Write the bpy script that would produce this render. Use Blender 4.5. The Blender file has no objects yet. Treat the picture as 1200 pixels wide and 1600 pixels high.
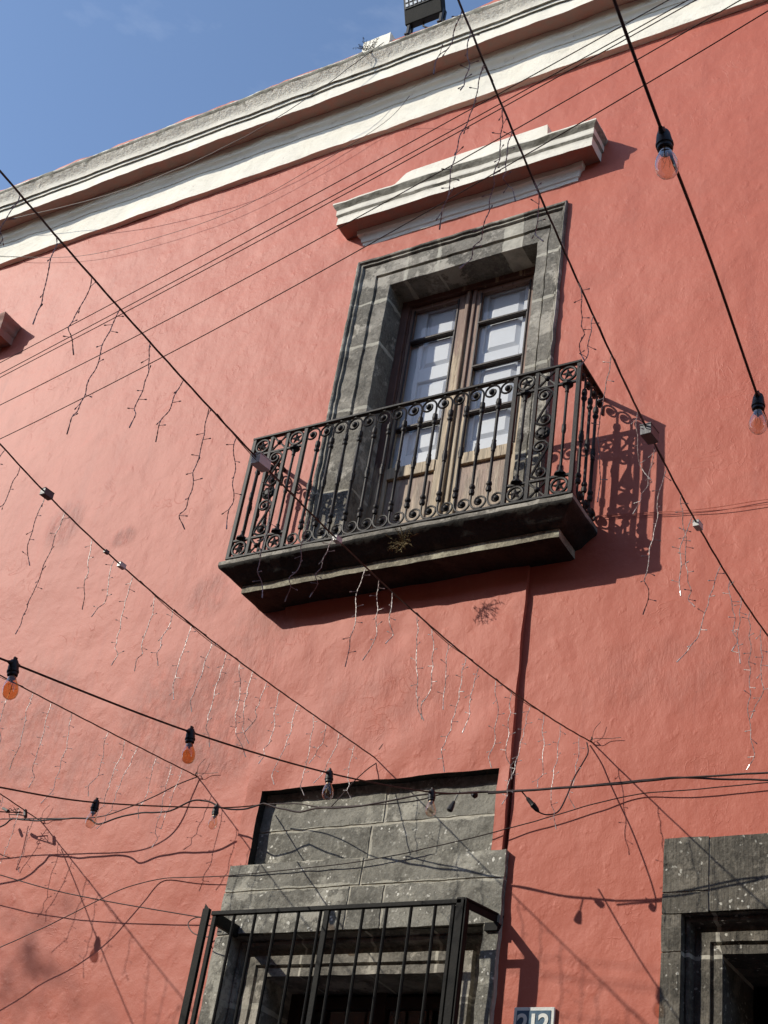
import bpy, bmesh, math, random
from mathutils import Vector, Matrix, noise
random.seed(7)
SC = bpy.context.scene
COL = SC.collection
PI = math.pi

# ---------------------------------------------------------------- camera
cd = bpy.data.cameras.new("camera"); cam = bpy.data.objects.new("camera", cd); COL.objects.link(cam)
cd.sensor_fit = 'HORIZONTAL'; cd.sensor_width = 36.0; cd.lens = 65.486
cd.clip_start = 0.05; cd.clip_end = 2000
R = Vector((0.86554436, 0.48135239, 0.13832149)); U = Vector((0.17424985, -0.54835628, 0.81788898)); F = Vector((-0.46954227, 0.6838167, 0.55850227))
m = Matrix.Identity(4)
for i in range(3):
    m[i][0] = R[i]; m[i][1] = U[i]; m[i][2] = -F[i]; m[i][3] = (0, -6.0, 1.6)[i]
cam.matrix_world = m
SC.camera = cam

# ---------------------------------------------------------------- sky and sun
SUN = Vector((1.06, 1.0, -0.86)).normalized()          # direction the light travels
elev = math.asin(-SUN.z); azim = math.atan2(-SUN.x, -SUN.y)
w = bpy.data.worlds.new("World"); SC.world = w; w.use_nodes = True
nt = w.node_tree; nt.nodes.clear()
wo = nt.nodes.new('ShaderNodeOutputWorld'); bg = nt.nodes.new('ShaderNodeBackground')
sky = nt.nodes.new('ShaderNodeTexSky'); sky.sky_type = 'NISHITA'; sky.sun_disc = False
sky.sun_elevation = elev; sky.sun_rotation = azim
sky.air_density = 1.0; sky.dust_density = 1.3; sky.ozone_density = 1.5; sky.altitude = 1500
bg.inputs['Strength'].default_value = 0.15
# a faint wisp of high cloud
tc = nt.nodes.new('ShaderNodeTexCoord'); mp = nt.nodes.new('ShaderNodeMapping'); mp.inputs['Scale'].default_value = (3, 3, 9)
nz = nt.nodes.new('ShaderNodeTexNoise'); nz.inputs['Scale'].default_value = 1.6; nz.inputs['Detail'].default_value = 7; nz.inputs['Roughness'].default_value = .55
cr = nt.nodes.new('ShaderNodeValToRGB'); cr.color_ramp.elements[0].position = .55; cr.color_ramp.elements[0].color = (0, 0, 0, 1)
cr.color_ramp.elements[1].position = .95; cr.color_ramp.elements[1].color = (.22, .22, .22, 1)
mx = nt.nodes.new('ShaderNodeMix'); mx.data_type = 'RGBA'; mx.inputs[7].default_value = (7.5, 7.7, 8.0, 1)
L = nt.links.new
L(tc.outputs['Generated'], mp.inputs[0]); L(mp.outputs[0], nz.inputs['Vector']); L(nz.outputs['Fac'], cr.inputs[0])
L(cr.outputs[0], mx.inputs[0]); L(sky.outputs[0], mx.inputs[6]); L(mx.outputs[2], bg.inputs[0]); L(bg.outputs[0], wo.inputs[0])
sl = bpy.data.lights.new("sun", 'SUN'); sl.energy = 2.8; sl.angle = math.radians(.53); sl.color = (1.0, .94, .82)
so = bpy.data.objects.new("sun", sl); COL.objects.link(so); so.location = (-12, -12, 14)
so.rotation_euler = SUN.to_track_quat('-Z', 'Y').to_euler()
SC.view_settings.view_transform = 'Standard'; SC.view_settings.look = 'None'; SC.view_settings.exposure = 0.70; SC.view_settings.gamma = 1.0
try: SC.view_settings.use_curve_mapping = False
except Exception: pass
SC.render.engine = 'CYCLES'
SC.cycles.max_bounces = 8; SC.cycles.transparent_max_bounces = 16

# ---------------------------------------------------------------- materials
class MT:
    def __init__(s, name, rough=.7, spec=.4):
        s.m = bpy.data.materials.new(name); s.m.use_nodes = True; s.t = s.m.node_tree; s.t.nodes.clear()
        s.o = s.n('OutputMaterial'); s.b = s.n('BsdfPrincipled'); s.l(s.b.outputs[0], s.o.inputs[0])
        s.b.inputs['Roughness'].default_value = rough; s.b.inputs['Specular IOR Level'].default_value = spec
        g = s.n('NewGeometry'); s.pos = g.outputs['Position']; s.isl = g.outputs['Random Per Island']; s.h = None
    def n(s, t): return s.t.nodes.new('ShaderNode' + t)
    def l(s, a, b): s.t.links.new(a, b)
    def map(s, sc, loc=(0, 0, 0)):
        k = s.n('Mapping'); k.inputs['Scale'].default_value = sc; k.inputs['Location'].default_value = loc; s.l(s.pos, k.inputs[0]); return k.outputs[0]
    def noise(s, scale, detail=4, rough=.55, sc=(1, 1, 1), loc=(0, 0, 0), dist=0):
        k = s.n('TexNoise'); k.inputs['Scale'].default_value = scale; k.inputs['Detail'].default_value = detail
        k.inputs['Roughness'].default_value = rough; k.inputs['Distortion'].default_value = dist; s.l(s.map(sc, loc), k.inputs['Vector']); return k.outputs['Fac']
    def voro(s, scale, sc=(1, 1, 1), feature='F1'):
        k = s.n('TexVoronoi'); k.inputs['Scale'].default_value = scale; k.feature = feature; s.l(s.map(sc), k.inputs['Vector']); return k.outputs['Distance']
    def ramp(s, f, stops):
        k = s.n('ValToRGB'); e = k.color_ramp.elements
        while len(e) < len(stops): e.new(.5)
        for i, (p, c) in enumerate(stops):
            e[i].position = p; e[i].color = (c, c, c, 1) if not isinstance(c, tuple) else (*c, 1)
        s.l(f, k.inputs[0]); return k.outputs[0]
    def mix(s, f, a, b, mode='MIX'):
        k = s.n('Mix'); k.data_type = 'RGBA'; k.blend_type = mode
        for v, i in ((f, 0), (a, 6), (b, 7)):
            if isinstance(v, (int, float)): k.inputs[i].default_value = v
            elif isinstance(v, tuple): k.inputs[i].default_value = (*v, 1)
            else: s.l(v, k.inputs[i])
        return k.outputs[2]
    def math(s, op, a, b=0.0, clamp=False):
        k = s.n('Math'); k.operation = op; k.use_clamp = clamp
        for v, i in ((a, 0), (b, 1)):
            if isinstance(v, (int, float)): k.inputs[i].default_value = v
            else: s.l(v, k.inputs[i])
        return k.outputs[0]
    def sep(s):
        k = s.n('SeparateXYZ'); s.l(s.pos, k.inputs[0]); return k.outputs
    def blob(s, x, z, rx, rz):        # a stain of its own place and size on the wall
        k = s.n('Mapping'); k.inputs['Scale'].default_value = (1/rx, 0, 1/rz); k.inputs['Location'].default_value = (-x/rx, 0, -z/rz); s.l(s.pos, k.inputs[0])
        v = s.n('VectorMath'); v.operation = 'LENGTH'; s.l(k.outputs[0], v.inputs[0])
        return s.math('SUBTRACT', 1.0, v.outputs['Value'], True)
    def bump(s, f, dist, strength=1.0):
        k = s.n('Bump'); k.inputs['Strength'].default_value = strength; k.inputs['Distance'].default_value = dist; s.l(f, k.inputs['Height'])
        if s.h is not None: s.l(s.h, k.inputs['Normal'])
        s.h = k.outputs[0]; s.l(s.h, s.b.inputs['Normal'])
    def col(s, c):
        if isinstance(c, tuple): s.b.inputs['Base Color'].default_value = (*c, 1)
        else: s.l(c, s.b.inputs['Base Color'])
        return s

def mat_wall():
    t = MT('pink_lime_paint', .56, .30)
    base = t.mix(t.ramp(t.noise(.55, 5, .6), [(.3, 0.0), (.7, 1.0)]), (.415, .100, .061), (.49, .140, .090))
    base = t.mix(t.ramp(t.noise(7, 5, .65, (1, 1, .45)), [(.35, 0.0), (.75, .55)]), base, (.40, .088, .052))
    base = t.mix(t.ramp(t.noise(26, 4, .6), [(.60, 0.0), (.75, .35)]), base, (.53, .18, .12))
    # scuffed, darker patches of bare plaster
    pat = None
    for (x, z, rx, rz, k) in ((-6.94, 6.99, .16, .2, .8), (-5.39, 6.10, .16, .16, .7), (-5.35, 5.2, .5, .45, .75), (-5.05, 5.0, .35, .25, .85),
                              (-3.9, 5.1, .45, .3, .35), (-6.7, 5.3, .45, .5, .6), (-4.85, 5.75, .25, .3, .5), (-2.1, 5.1, .6, .22, .3), (-5.9, 4.9, .4, .3, .45), (-6.3, 6.75, .1, .08, .9)):
        b = t.math('MULTIPLY', t.math('MULTIPLY', t.blob(x, z, rx*1.3, rz*1.3), 2.2, True), k); pat = b if pat is None else t.math('MAXIMUM', pat, b)
    brk = t.ramp(t.noise(9, 6, .7, (1, 1, .6), (3, 0, 1)), [(.38, 0.0), (.60, 1.0)])
    pm = t.math('MULTIPLY', pat, brk)
    base = t.mix(t.math('MULTIPLY', pm, .62), base, (.20, .072, .055))
    run = t.ramp(t.noise(3.2, 4, .6, (2.2, 1, .16)), [(.56, 0.0), (.72, .38)])
    base = t.mix(run, base, (.33, .082, .055))
    fleck = t.ramp(t.voro(7.3), [(.022, 1.0), (.034, 0.0)])
    fm = t.math('MULTIPLY', fleck, t.ramp(t.noise(1.7), [(.5, 0.0), (.56, .8)]))
    base = t.mix(fm, base, (.22, .06, .05))
    t.col(base)
    t.bump(t.noise(2.2, 4, .5), .03, .8)
    t.bump(t.noise(6.5, 4, .5, (1.2, 1, .8), dist=.3), .0055, .8)
    sc = t.noise(22, 5, .7, (1.0, 1, .35), (5, 2, 0), dist=1.2)
    t.bump(t.math('MULTIPLY', sc, t.math('ADD', t.ramp(t.noise(1.4, 3), [(.5, .08), (.75, .5)]), t.math('MULTIPLY', pat, 1.0))), .0060, 1.0)
    lump = t.ramp(t.noise(13, 3, .5, (1, 1, .8), (7, 0, 7)), [(.60, 0.0), (.78, 1.0)])
    t.bump(lump, .0018, 1.0)
    ridge = t.ramp(t.noise(4.2, 3, .55, (1, 1, 1), (1, 5, 2), dist=1.4), [(.485, 0.0), (.5, 1.0), (.515, 0.0)])
    t.bump(t.math('MULTIPLY', ridge, t.ramp(t.noise(2.1, 2, .5, (1, 1, 1), (6, 1, 9)), [(.56, 0.0), (.64, 1.0)])), .0010, .8)
    t.bump(t.noise(95, 3, .6), .0011, 1.0)
    return t.m

def mat_white():
    t = MT('cream_limewash', .75, .3)
    c = t.mix(t.ramp(t.noise(4, 5), [(.3, 0.0), (.7, 1.0)]), (.75, .70, .585), (.83, .785, .67))
    c = t.mix(t.ramp(t.noise(14, 6, .7, (.5, 1, 1)), [(.56, 0.0), (.72, .5)]), c, (.50, .46, .38))
    c = t.mix(t.ramp(t.noise(38, 4), [(.68, 0.0), (.75, .6)]), c, (.40, .22, .17))
    t.col(c); t.bump(t.noise(12, 5), .008, .8); t.bump(t.noise(60, 4), .003, .9); return t.m

def mat_white_dirty():
    t = MT('weathered_limewash', .85, .2)
    n = t.noise(11, 6, .7, (.8, 1, .8))
    hz = t.math('MULTIPLY', t.math('SUBTRACT', t.sep()[2], 10.945), 2.6)          # rain dirt gathers on the upper lip
    hz2 = t.math('MINIMUM', t.math('MAXIMUM', hz, -.12), .16)
    zlow = t.math('LESS_THAN', t.sep()[2], 10.0)
    n = t.math('ADD', n, t.math('ADD', t.math('MULTIPLY', hz2, t.math('SUBTRACT', 1.0, zlow)), t.math('MULTIPLY', zlow, .05)))
    c = t.mix(t.ramp(n, [(.58, 0.0), (.71, 1.0)]), (.80, .75, .64), (.30, .275, .22))
    c = t.mix(t.ramp(t.noise(40, 4, .7, (.6, 1, 1)), [(.58, 0.0), (.75, .7)]), c, (.12, .11, .09))
    t.col(c); t.bump(t.noise(18, 6, .7), .02, 1); t.bump(t.noise(70, 4), .004, 1); return t.m

def mat_lichen():
    t = MT('soot_dirt', .9, .2)
    c = t.mix(t.ramp(t.noise(16, 6, .7, (.5, 1, 1)), [(.38, 0.0), (.66, 1.0)]), (.11, .10, .075), (.34, .32, .26))
    t.col(c); t.bump(t.noise(40, 5, .7), .006, 1); return t.m

def mat_stone(name, a, b, dark, fleck=0.0, tool=False, spec=.25, joints=()):
    t = MT(name, .85, spec)
    c = t.mix(t.ramp(t.isl, [(0.0, 0.0), (1.0, 1.0)]), a, b)
    c = t.mix(t.ramp(t.noise(5, 6, .7), [(.42, 0.0), (.60, .85)]), c, dark)
    c = t.mix(t.ramp(t.noise(45, 5, .75), [(.48, 0.0), (.62, .6)]), c, tuple(v*1.75 for v in a))
    c = t.mix(t.ramp(t.noise(75, 3, .7, (1, 1, 1), (4, 4, 4)), [(.55, 0.0), (.7, .5)]), c, tuple(v*.45 for v in dark))
    c = t.mix(t.ramp(t.noise(3.6, 7, .72, (1, 1, 1), (9, 1, 3)), [(.545, 0.0), (.60, .75)]), c, tuple(min(.5, v*1.45) for v in b))
    if fleck:
        cl = t.ramp(t.noise(4.5, 4, .6, (1, 1, 1), (2, 2, 7)), [(.49, .05), (.60, 1.0)])
        k = t.n('TexVoronoi'); k.inputs['Scale'].default_value = 33; k.inputs['Randomness'].default_value = 1.0
        nn = t.n('TexNoise'); nn.inputs['Scale'].default_value = 30; t.l(t.pos, nn.inputs['Vector'])
        va = t.n('VectorMath'); va.operation = 'MULTIPLY_ADD'; va.inputs[1].default_value = (.04, .04, .04); t.l(nn.outputs['Color'], va.inputs[0]); t.l(t.pos, va.inputs[2]); t.l(va.outputs[0], k.inputs['Vector'])
        f1 = t.ramp(k.outputs['Distance'], [(.18, 1.0), (.25, 0.0)])
        c = t.mix(t.math('MULTIPLY', t.math('MULTIPLY', f1, cl), fleck), c, (.74, .72, .64))
    for (ax, vals, lo, hi, wd) in joints:            # lime mortar smeared over the joints, unevenly
        s3 = t.sep(); q = s3[ax]; other = s3[2]
        if ax == 0: inside = t.math('MULTIPLY', t.math('GREATER_THAN', other, lo), t.math('LESS_THAN', other, hi))
        else: inside = t.math('MULTIPLY', t.math('GREATER_THAN', q, lo), t.math('LESS_THAN', q, hi))
        wob = t.math('MULTIPLY', t.math('SUBTRACT', t.noise(9, 5, .7, (1, 1, 1), (ax*3, 1, 4)), .5), .035)
        wid = t.math('MULTIPLY', t.ramp(t.noise(5, 3, .6, (1, 1, 1), (2, 8, ax)), [(.35, .12), (.7, 1.0)]), wd)
        best = None
        for v in vals:
            d = t.math('ABSOLUTE', t.math('ADD', t.math('SUBTRACT', q, v), wob)); best = d if best is None else t.math('MINIMUM', best, d)
        m_ = t.math('MULTIPLY', t.math('LESS_THAN', best, wid), inside)
        c = t.mix(t.math('MULTIPLY', m_, .8), c, (.44, .42, .35))
    t.col(c)
    if tool: t.bump(t.noise(60, 3, .6, (1, 1, .06)), .006, 1.0)
    t.bump(t.noise(14, 6, .65), .012, .9); t.bump(t.noise(90, 4, .7), .003, 1.0)
    return t.m

def mat_simple(name, c, rough=.6, spec=.4, metal=0, var=.25, bscale=60, bdist=.001, c2=None):
    t = MT(name, rough, spec); t.b.inputs['Metallic'].default_value = metal
    c2 = c2 or tuple(v*(1-var) for v in c)
    t.col(t.mix(t.ramp(t.noise(12, 5, .65), [(.35, 0.0), (.68, 1.0)]), c, c2)); t.bump(t.noise(bscale, 4), bdist, 1); return t.m

def mat_wood(name, brown, peel, top=7.6, bot=6.6):
    t = MT(name, .6, .35)
    z = t.sep()[2]; h = t.math('DIVIDE', t.math('SUBTRACT', top, z), top - bot, True)      # more paint is lost low down, where rain splashes
    g = t.noise(16, 6, .7, (1, 1, .10)); k = t.math('ADD', t.math('MULTIPLY', h, .30), g)
    mk = t.ramp(k, [(.60, 0.0), (.68, 1.0)])
    bare = t.mix(t.ramp(t.noise(30, 6, .7, (1, 1, .08)), [(.35, 0.0), (.6, 1.0)]), peel, tuple(v*.45 for v in peel))
    brn = t.mix(t.ramp(t.noise(6, 4), [(.3, 0.0), (.7, 1.0)]), brown, tuple(v*.6 for v in brown))
    c = t.mix(mk, brn, bare)
    c = t.mix(t.ramp(t.noise(55, 4, .6, (1, 1, .1)), [(.62, 0.0), (.68, .8)]), c, (.05, .03, .02))
    t.col(c); t.bump(mk, .0015, 1); t.bump(t.noise(70, 5, .6, (1, 1, .05)), .003, 1); return t.m

def mat_glass(name, tint, refl=1.0, rough=.02):
    t = MT(name); tr = t.n('BsdfTransparent'); tr.inputs[0].default_value = (*tint, 1)
    gl = t.n('BsdfGlossy'); gl.inputs['Roughness'].default_value = rough; lw = t.n('LayerWeight'); lw.inputs[0].default_value = .5
    fz = t.math('ADD', t.math('MULTIPLY', t.math('POWER', lw.outputs['Facing'], 4.0), .9), .045)      # the same from both sides of the glass
    ms = t.n('MixShader'); f = t.math('MULTIPLY', fz, refl, True)
    t.l(f, ms.inputs[0]); t.l(tr.outputs[0], ms.inputs[1]); t.l(gl.outputs[0], ms.inputs[2]); t.l(ms.outputs[0], t.o.inputs[0])
    nb = t.n('Bump'); nb.inputs['Strength'].default_value = .3; nb.inputs['Distance'].default_value = .003; t.l(t.noise(3, 2), nb.inputs['Height']); t.l(nb.outputs[0], gl.inputs['Normal'])
    return t.m

M = dict(
    wall=mat_wall(), white=mat_white(), wdirt=mat_white_dirty(), soot=mat_lichen(),
    stone=mat_stone('grey_quarry_stone', (.155, .143, .120), (.32, .295, .25), (.088, .081, .068), joints=((2, (6.75, 7.44, 8.01, 8.43), 6.1, 8.5, .022), (0, (-4.28, -4.02, -3.50), 8.5, 9.0, .022), (2, (2.4, 3.05, 3.47), 2, 3.7, .014))),
    stonef=mat_stone('splattered_quarry_stone', (.165, .158, .135), (.29, .277, .235), (.108, .102, .086), fleck=.95, joints=((2, (4.418, 4.208, 4.052, 3.3), 3, 4.6, .022), (0, (-3.814,), 4.42, 4.7, .02), (0, (-3.878,), 4.21, 4.42, .02), (0, (-3.857,), 4.05, 4.2, .02), (0, (-3.912, -3.70), 3.8, 4.05, .014))),
    stoned=mat_stone('tooled_dark_stone', (.10, .090, .073), (.145, .130, .106), (.055, .05, .041), fleck=.6, tool=True),
    slabs=mat_stone('rain_blackened_stone_and_shade', (.020, .018, .015), (.035, .031, .026), (.008, .0075, .007)),
    band=mat_stone('mossy_stone', (.25, .225, .17), (.36, .33, .25), (.12, .105, .08)),
    mortar=mat_simple('lime_mortar', (.52, .49, .41), .9, .2, var=.4, bscale=40, bdist=.004),
    soffit=mat_simple('pink_brown_shade_soffit', (.38, .19, .145), .8, .2, var=.3, c2=(.30, .21, .17), bdist=.003),  # on the whitish soffits, shade and pink bounce are put into this colour
    iron=mat_simple('black_painted_iron', (.013, .0115, .011), .55, .22, var=.4, c2=(.028, .021, .018), bscale=90, bdist=.0012),
    grille=mat_simple('black_steel_paint', (.005, .005, .005), .6, .12, var=.4, c2=(.013, .012, .010), bscale=90, bdist=.001),
    brown=mat_wood('peeling_brown_paint', (.15, .075, .055), (.50, .37, .24)),
    browns=mat_wood('worn_pinkish_wood', (.27, .165, .12), (.60, .47, .31), 8.4, 6.8),
    panelw=mat_wood('bare_cracked_board', (.36, .25, .19), (.48, .37, .27), 7.2, 6.4),
    darkw=mat_simple('dark_varnished_wood', (.035, .020, .014), .5, .4, var=.4),
    shut=mat_simple('white_shutter_paint', (.57, .585, .60), .5, .4, var=.06, bdist=.0006),
    glass=mat_glass('window_glass', (.985, .99, .99), 1.3),
    smoke=mat_glass('smoky_glass', (.55, .42, .34), 1.0), amber=mat_glass('amber_glass', (.87, .57, .34), 1.8), clear=mat_glass('clear_glass', (.95, .85, .76), 2.0),
    black=mat_simple('black_rubber', (.012, .012, .013), .5, .4, var=.3),
    cable=mat_simple('brown_black_cable', (.038, .022, .017), .55, .35, var=.4),
    steel=mat_simple('twisted_steel_cable', (.12, .075, .052), .5, .4, var=.5, bscale=300),
    strand=mat_simple('milky_light_wire', (.34, .28, .28), .35, .5, var=.3),
    strandd=mat_simple('dark_light_wire', (.26, .17, .165), .4, .5, var=.3),
    brass=mat_simple('tarnished_brass', (.30, .26, .2), .4, .5, metal=.7),
    plastic=mat_simple('grey_white_plastic', (.62, .62, .60), .4, .5, var=.2),
    pgrey=mat_simple('dark_grey_plastic', (.10, .10, .115), .45, .5, var=.3),
    tip=mat_simple('pale_lamp_tip', (.50, .46, .44), .2, .7, var=.1),
    leaf=mat_simple('green_leaf', (.06, .10, .03), .6, .3, var=.4), bark=mat_simple('grey_bark', (.16, .13, .10), .9, .2, var=.4),
    led=mat_simple('led_lens', (.75, .78, .80), .15, .7, var=.05),
    blue=mat_simple('blue_enamel', (.055, .12, .19), .3, .5, var=.3), enw=mat_simple('white_enamel', (.74, .75, .70), .35, .5, var=.15),
    dark=mat_simple('dark_room_shade', (.03, .025, .022), .9, .1), weed=mat_simple('dry_straw_weed', (.20, .15, .07), .8, .2, var=.5),
    weedd=mat_simple('dark_dead_weed', (.05, .04, .025), .8, .2, var=.4),
    street=mat_simple('street_paving', (.26, .235, .20), .85, .2, var=.35, bscale=6, bdist=.02),
)

# ---------------------------------------------------------------- mesh helpers
def rnoise(p, f, a):
    v = noise.noise_vector(Vector(p) * f); return Vector(p) + v * a

class MB:
    def __init__(s): s.v = []; s.f = []; s.mi = []; s.cur = 0
    def quad(s, pts):
        b = len(s.v); s.v += [tuple(p) for p in pts]; s.f.append(tuple(range(b, b + len(pts)))); s.mi.append(s.cur)
    def box(s, x0, x1, y0, y1, z0, z1, M4=None):
        b = len(s.v); P = [Vector((x, y, z)) for x in (x0, x1) for y in (y0, y1) for z in (z0, z1)]
        if M4 is not None: P = [M4 @ p for p in P]
        s.v += [tuple(p) for p in P]
        for f in ((0, 1, 3, 2), (4, 6, 7, 5), (0, 4, 5, 1), (2, 3, 7, 6), (0, 2, 6, 4), (1, 5, 7, 3)):
            s.f.append(tuple(b + i for i in f)); s.mi.append(s.cur)
    def rbox(s, x0, x1, y0, y1, z0, z1, step=.04):          # box whose faces are subdivided so that it can be roughened
        nx = max(1, int((x1-x0)/step)); ny = max(1, int((y1-y0)/step)); nz_ = max(1, int((z1-z0)/step))
        X = [x0+(x1-x0)*i/nx for i in range(nx+1)]; Y = [y0+(y1-y0)*i/ny for i in range(ny+1)]; Z = [z0+(z1-z0)*i/nz_ for i in range(nz_+1)]
        idx = {}
        def vi(i, j, k):
            q = (i, j, k)
            if q not in idx: idx[q] = len(s.v); s.v.append((X[i], Y[j], Z[k]))
            return idx[q]
        for i in range(nx):
            for k in range(nz_):
                for j, fl in ((0, 0), (ny, 1)):
                    q = [vi(i, j, k), vi(i+1, j, k), vi(i+1, j, k+1), vi(i, j, k+1)]; s.f.append(tuple(q[::-1] if fl else q)); s.mi.append(s.cur)
            for j in range(ny):
                for k, fl in ((0, 1), (nz_, 0)):
                    q = [vi(i, j, k), vi(i+1, j, k), vi(i+1, j+1, k), vi(i, j+1, k)]; s.f.append(tuple(q[::-1] if fl else q)); s.mi.append(s.cur)
        for j in range(ny):
            for k in range(nz_):
                for i, fl in ((0, 1), (nx, 0)):
                    q = [vi(i, j, k), vi(i, j+1, k), vi(i, j+1, k+1), vi(i, j, k+1)]; s.f.append(tuple(q[::-1] if fl else q)); s.mi.append(s.cur)
    def tube(s, path, r, n=6, cap=True, twist=0):
        P = [Vector(p) for p in path]; N = len(P); b = len(s.v); up = None
        for i, p in enumerate(P):
            t = (P[min(i+1, N-1)] - P[max(i-1, 0)])
            if t.length < 1e-9: t = Vector((0, 0, 1))
            t.normalize()
            if up is None: up = t.orthogonal().normalized()
            up = (up - t * up.dot(t)); up = up.normalized() if up.length > 1e-6 else t.orthogonal().normalized()
            c = t.cross(up); rr = r[i] if isinstance(r, (list, tuple)) else r
            for k in range(n):
                a = 2*PI*k/n + twist*i; s.v.append(tuple(p + (up*math.cos(a) + c*math.sin(a))*rr))
        for i in range(N-1):
            for k in range(n):
                s.f.append((b+i*n+k, b+i*n+(k+1) % n, b+(i+1)*n+(k+1) % n, b+(i+1)*n+k)); s.mi.append(s.cur)
        if cap:
            s.f.append(tuple(b+k for k in range(n))[::-1]); s.mi.append(s.cur); s.f.append(tuple(b+(N-1)*n+k for k in range(n))); s.mi.append(s.cur)
    def lathe(s, prof, org=(0, 0, 0), axis=(0, 0, 1), n=10):       # prof: (radius, height)
        a = Vector(axis).normalized(); s.tube([Vector(org) + a*h for r, h in prof], [max(r, 1e-4) for r, h in prof], n)
    def ball(s, c, r, sx=1, sy=1, sz=1, n=8):
        b = len(s.v); m_ = n//2+1
        for i in range(m_+1):
            th = PI*i/m_
            for k in range(n):
                a = 2*PI*k/n; s.v.append((c[0]+r*sx*math.sin(th)*math.cos(a), c[1]+r*sy*math.sin(th)*math.sin(a), c[2]+r*sz*math.cos(th)))
        for i in range(m_):
            for k in range(n): s.f.append((b+i*n+k, b+(i+1)*n+k, b+(i+1)*n+(k+1) % n, b+i*n+(k+1) % n)); s.mi.append(s.cur)
    def prism(s, poly, fn, d0, d1):                 # poly in local (u,v); fn(u,v,d) gives the world point
        b = len(s.v); n = len(poly)
        for d in (d0, d1): s.v += [tuple(fn(u, v, d)) for u, v in poly]
        s.f.append(tuple(range(b, b+n))); s.mi.append(s.cur); s.f.append(tuple(range(b+2*n-1, b+n-1, -1))); s.mi.append(s.cur)
        for i in range(n):
            j = (i+1) % n; s.f.append((b+i, b+n+i, b+n+j, b+j)); s.mi.append(s.cur)
    def build(s, name, mats, parent=None, smooth=False, rough=None, bevel=0, loc=None, recalc=True):
        if rough: s.v = [tuple(rnoise(rnoise(p, rough[0], rough[1]), rough[0]*4.3, rough[1]*.35)) for p in s.v]
        me = bpy.data.meshes.new(name); off = Vector(loc) if loc else Vector((0, 0, 0))
        me.from_pydata([tuple(Vector(p) - off) for p in s.v], [], s.f)
        mats = mats if isinstance(mats, (list, tuple)) else [mats]
        for q in mats: me.materials.append(q)
        if len(mats) > 1: me.polygons.foreach_set('material_index', s.mi)
        if recalc:
            bm = bmesh.new(); bm.from_mesh(me); bmesh.ops.recalc_face_normals(bm, faces=bm.faces); bm.to_mesh(me); bm.free()
        o = bpy.data.objects.new(name, me); COL.objects.link(o)
        if smooth:
            me.polygons.foreach_set('use_smooth', [True]*len(me.polygons))
            if smooth != 'all': me.set_sharp_from_angle(angle=math.radians(38))
        if bevel:
            md = o.modifiers.new('bevel', 'BEVEL'); md.width = bevel; md.segments = 2; md.limit_method = 'ANGLE'; md.angle_limit = math.radians(35)
        if parent is not None:
            o.parent = parent; o.location = off - parent_world(parent)
        else: o.location = off
        return o
PW = {}
def parent_world(p):
    v = Vector(p.location)
    while p.parent is not None: p = p.parent; v += Vector(p.location)
    return v
def tag(o, label, cat, group=None, kind=None):
    if label: o['label'] = label
    if cat: o['category'] = cat
    if group: o['group'] = group
    if kind: o['kind'] = kind
    return o
def empty(name, loc, label, cat, group=None):
    o = bpy.data.objects.new(name, None); COL.objects.link(o); o.location = loc; o.empty_display_size = .2
    return tag(o, label, cat, group)
def smoothpath(P, sub=6):                            # Catmull-Rom through the points
    P = [Vector(p) for p in P]; out = []
    for i in range(len(P)-1):
        a = P[max(i-1, 0)]; b = P[i]; c = P[i+1]; d = P[min(i+2, len(P)-1)]
        for k in range(sub):
            t = k/sub; out.append(.5*((2*b) + (c-a)*t + (2*a-5*b+4*c-d)*t*t + (3*b-a-3*c+d)*t**3))
    out.append(P[-1]); return out
def cuts(a, b, step):
    n = max(1, int(round((b-a)/step))); return [a+(b-a)*i/n for i in range(n+1)]

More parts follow.
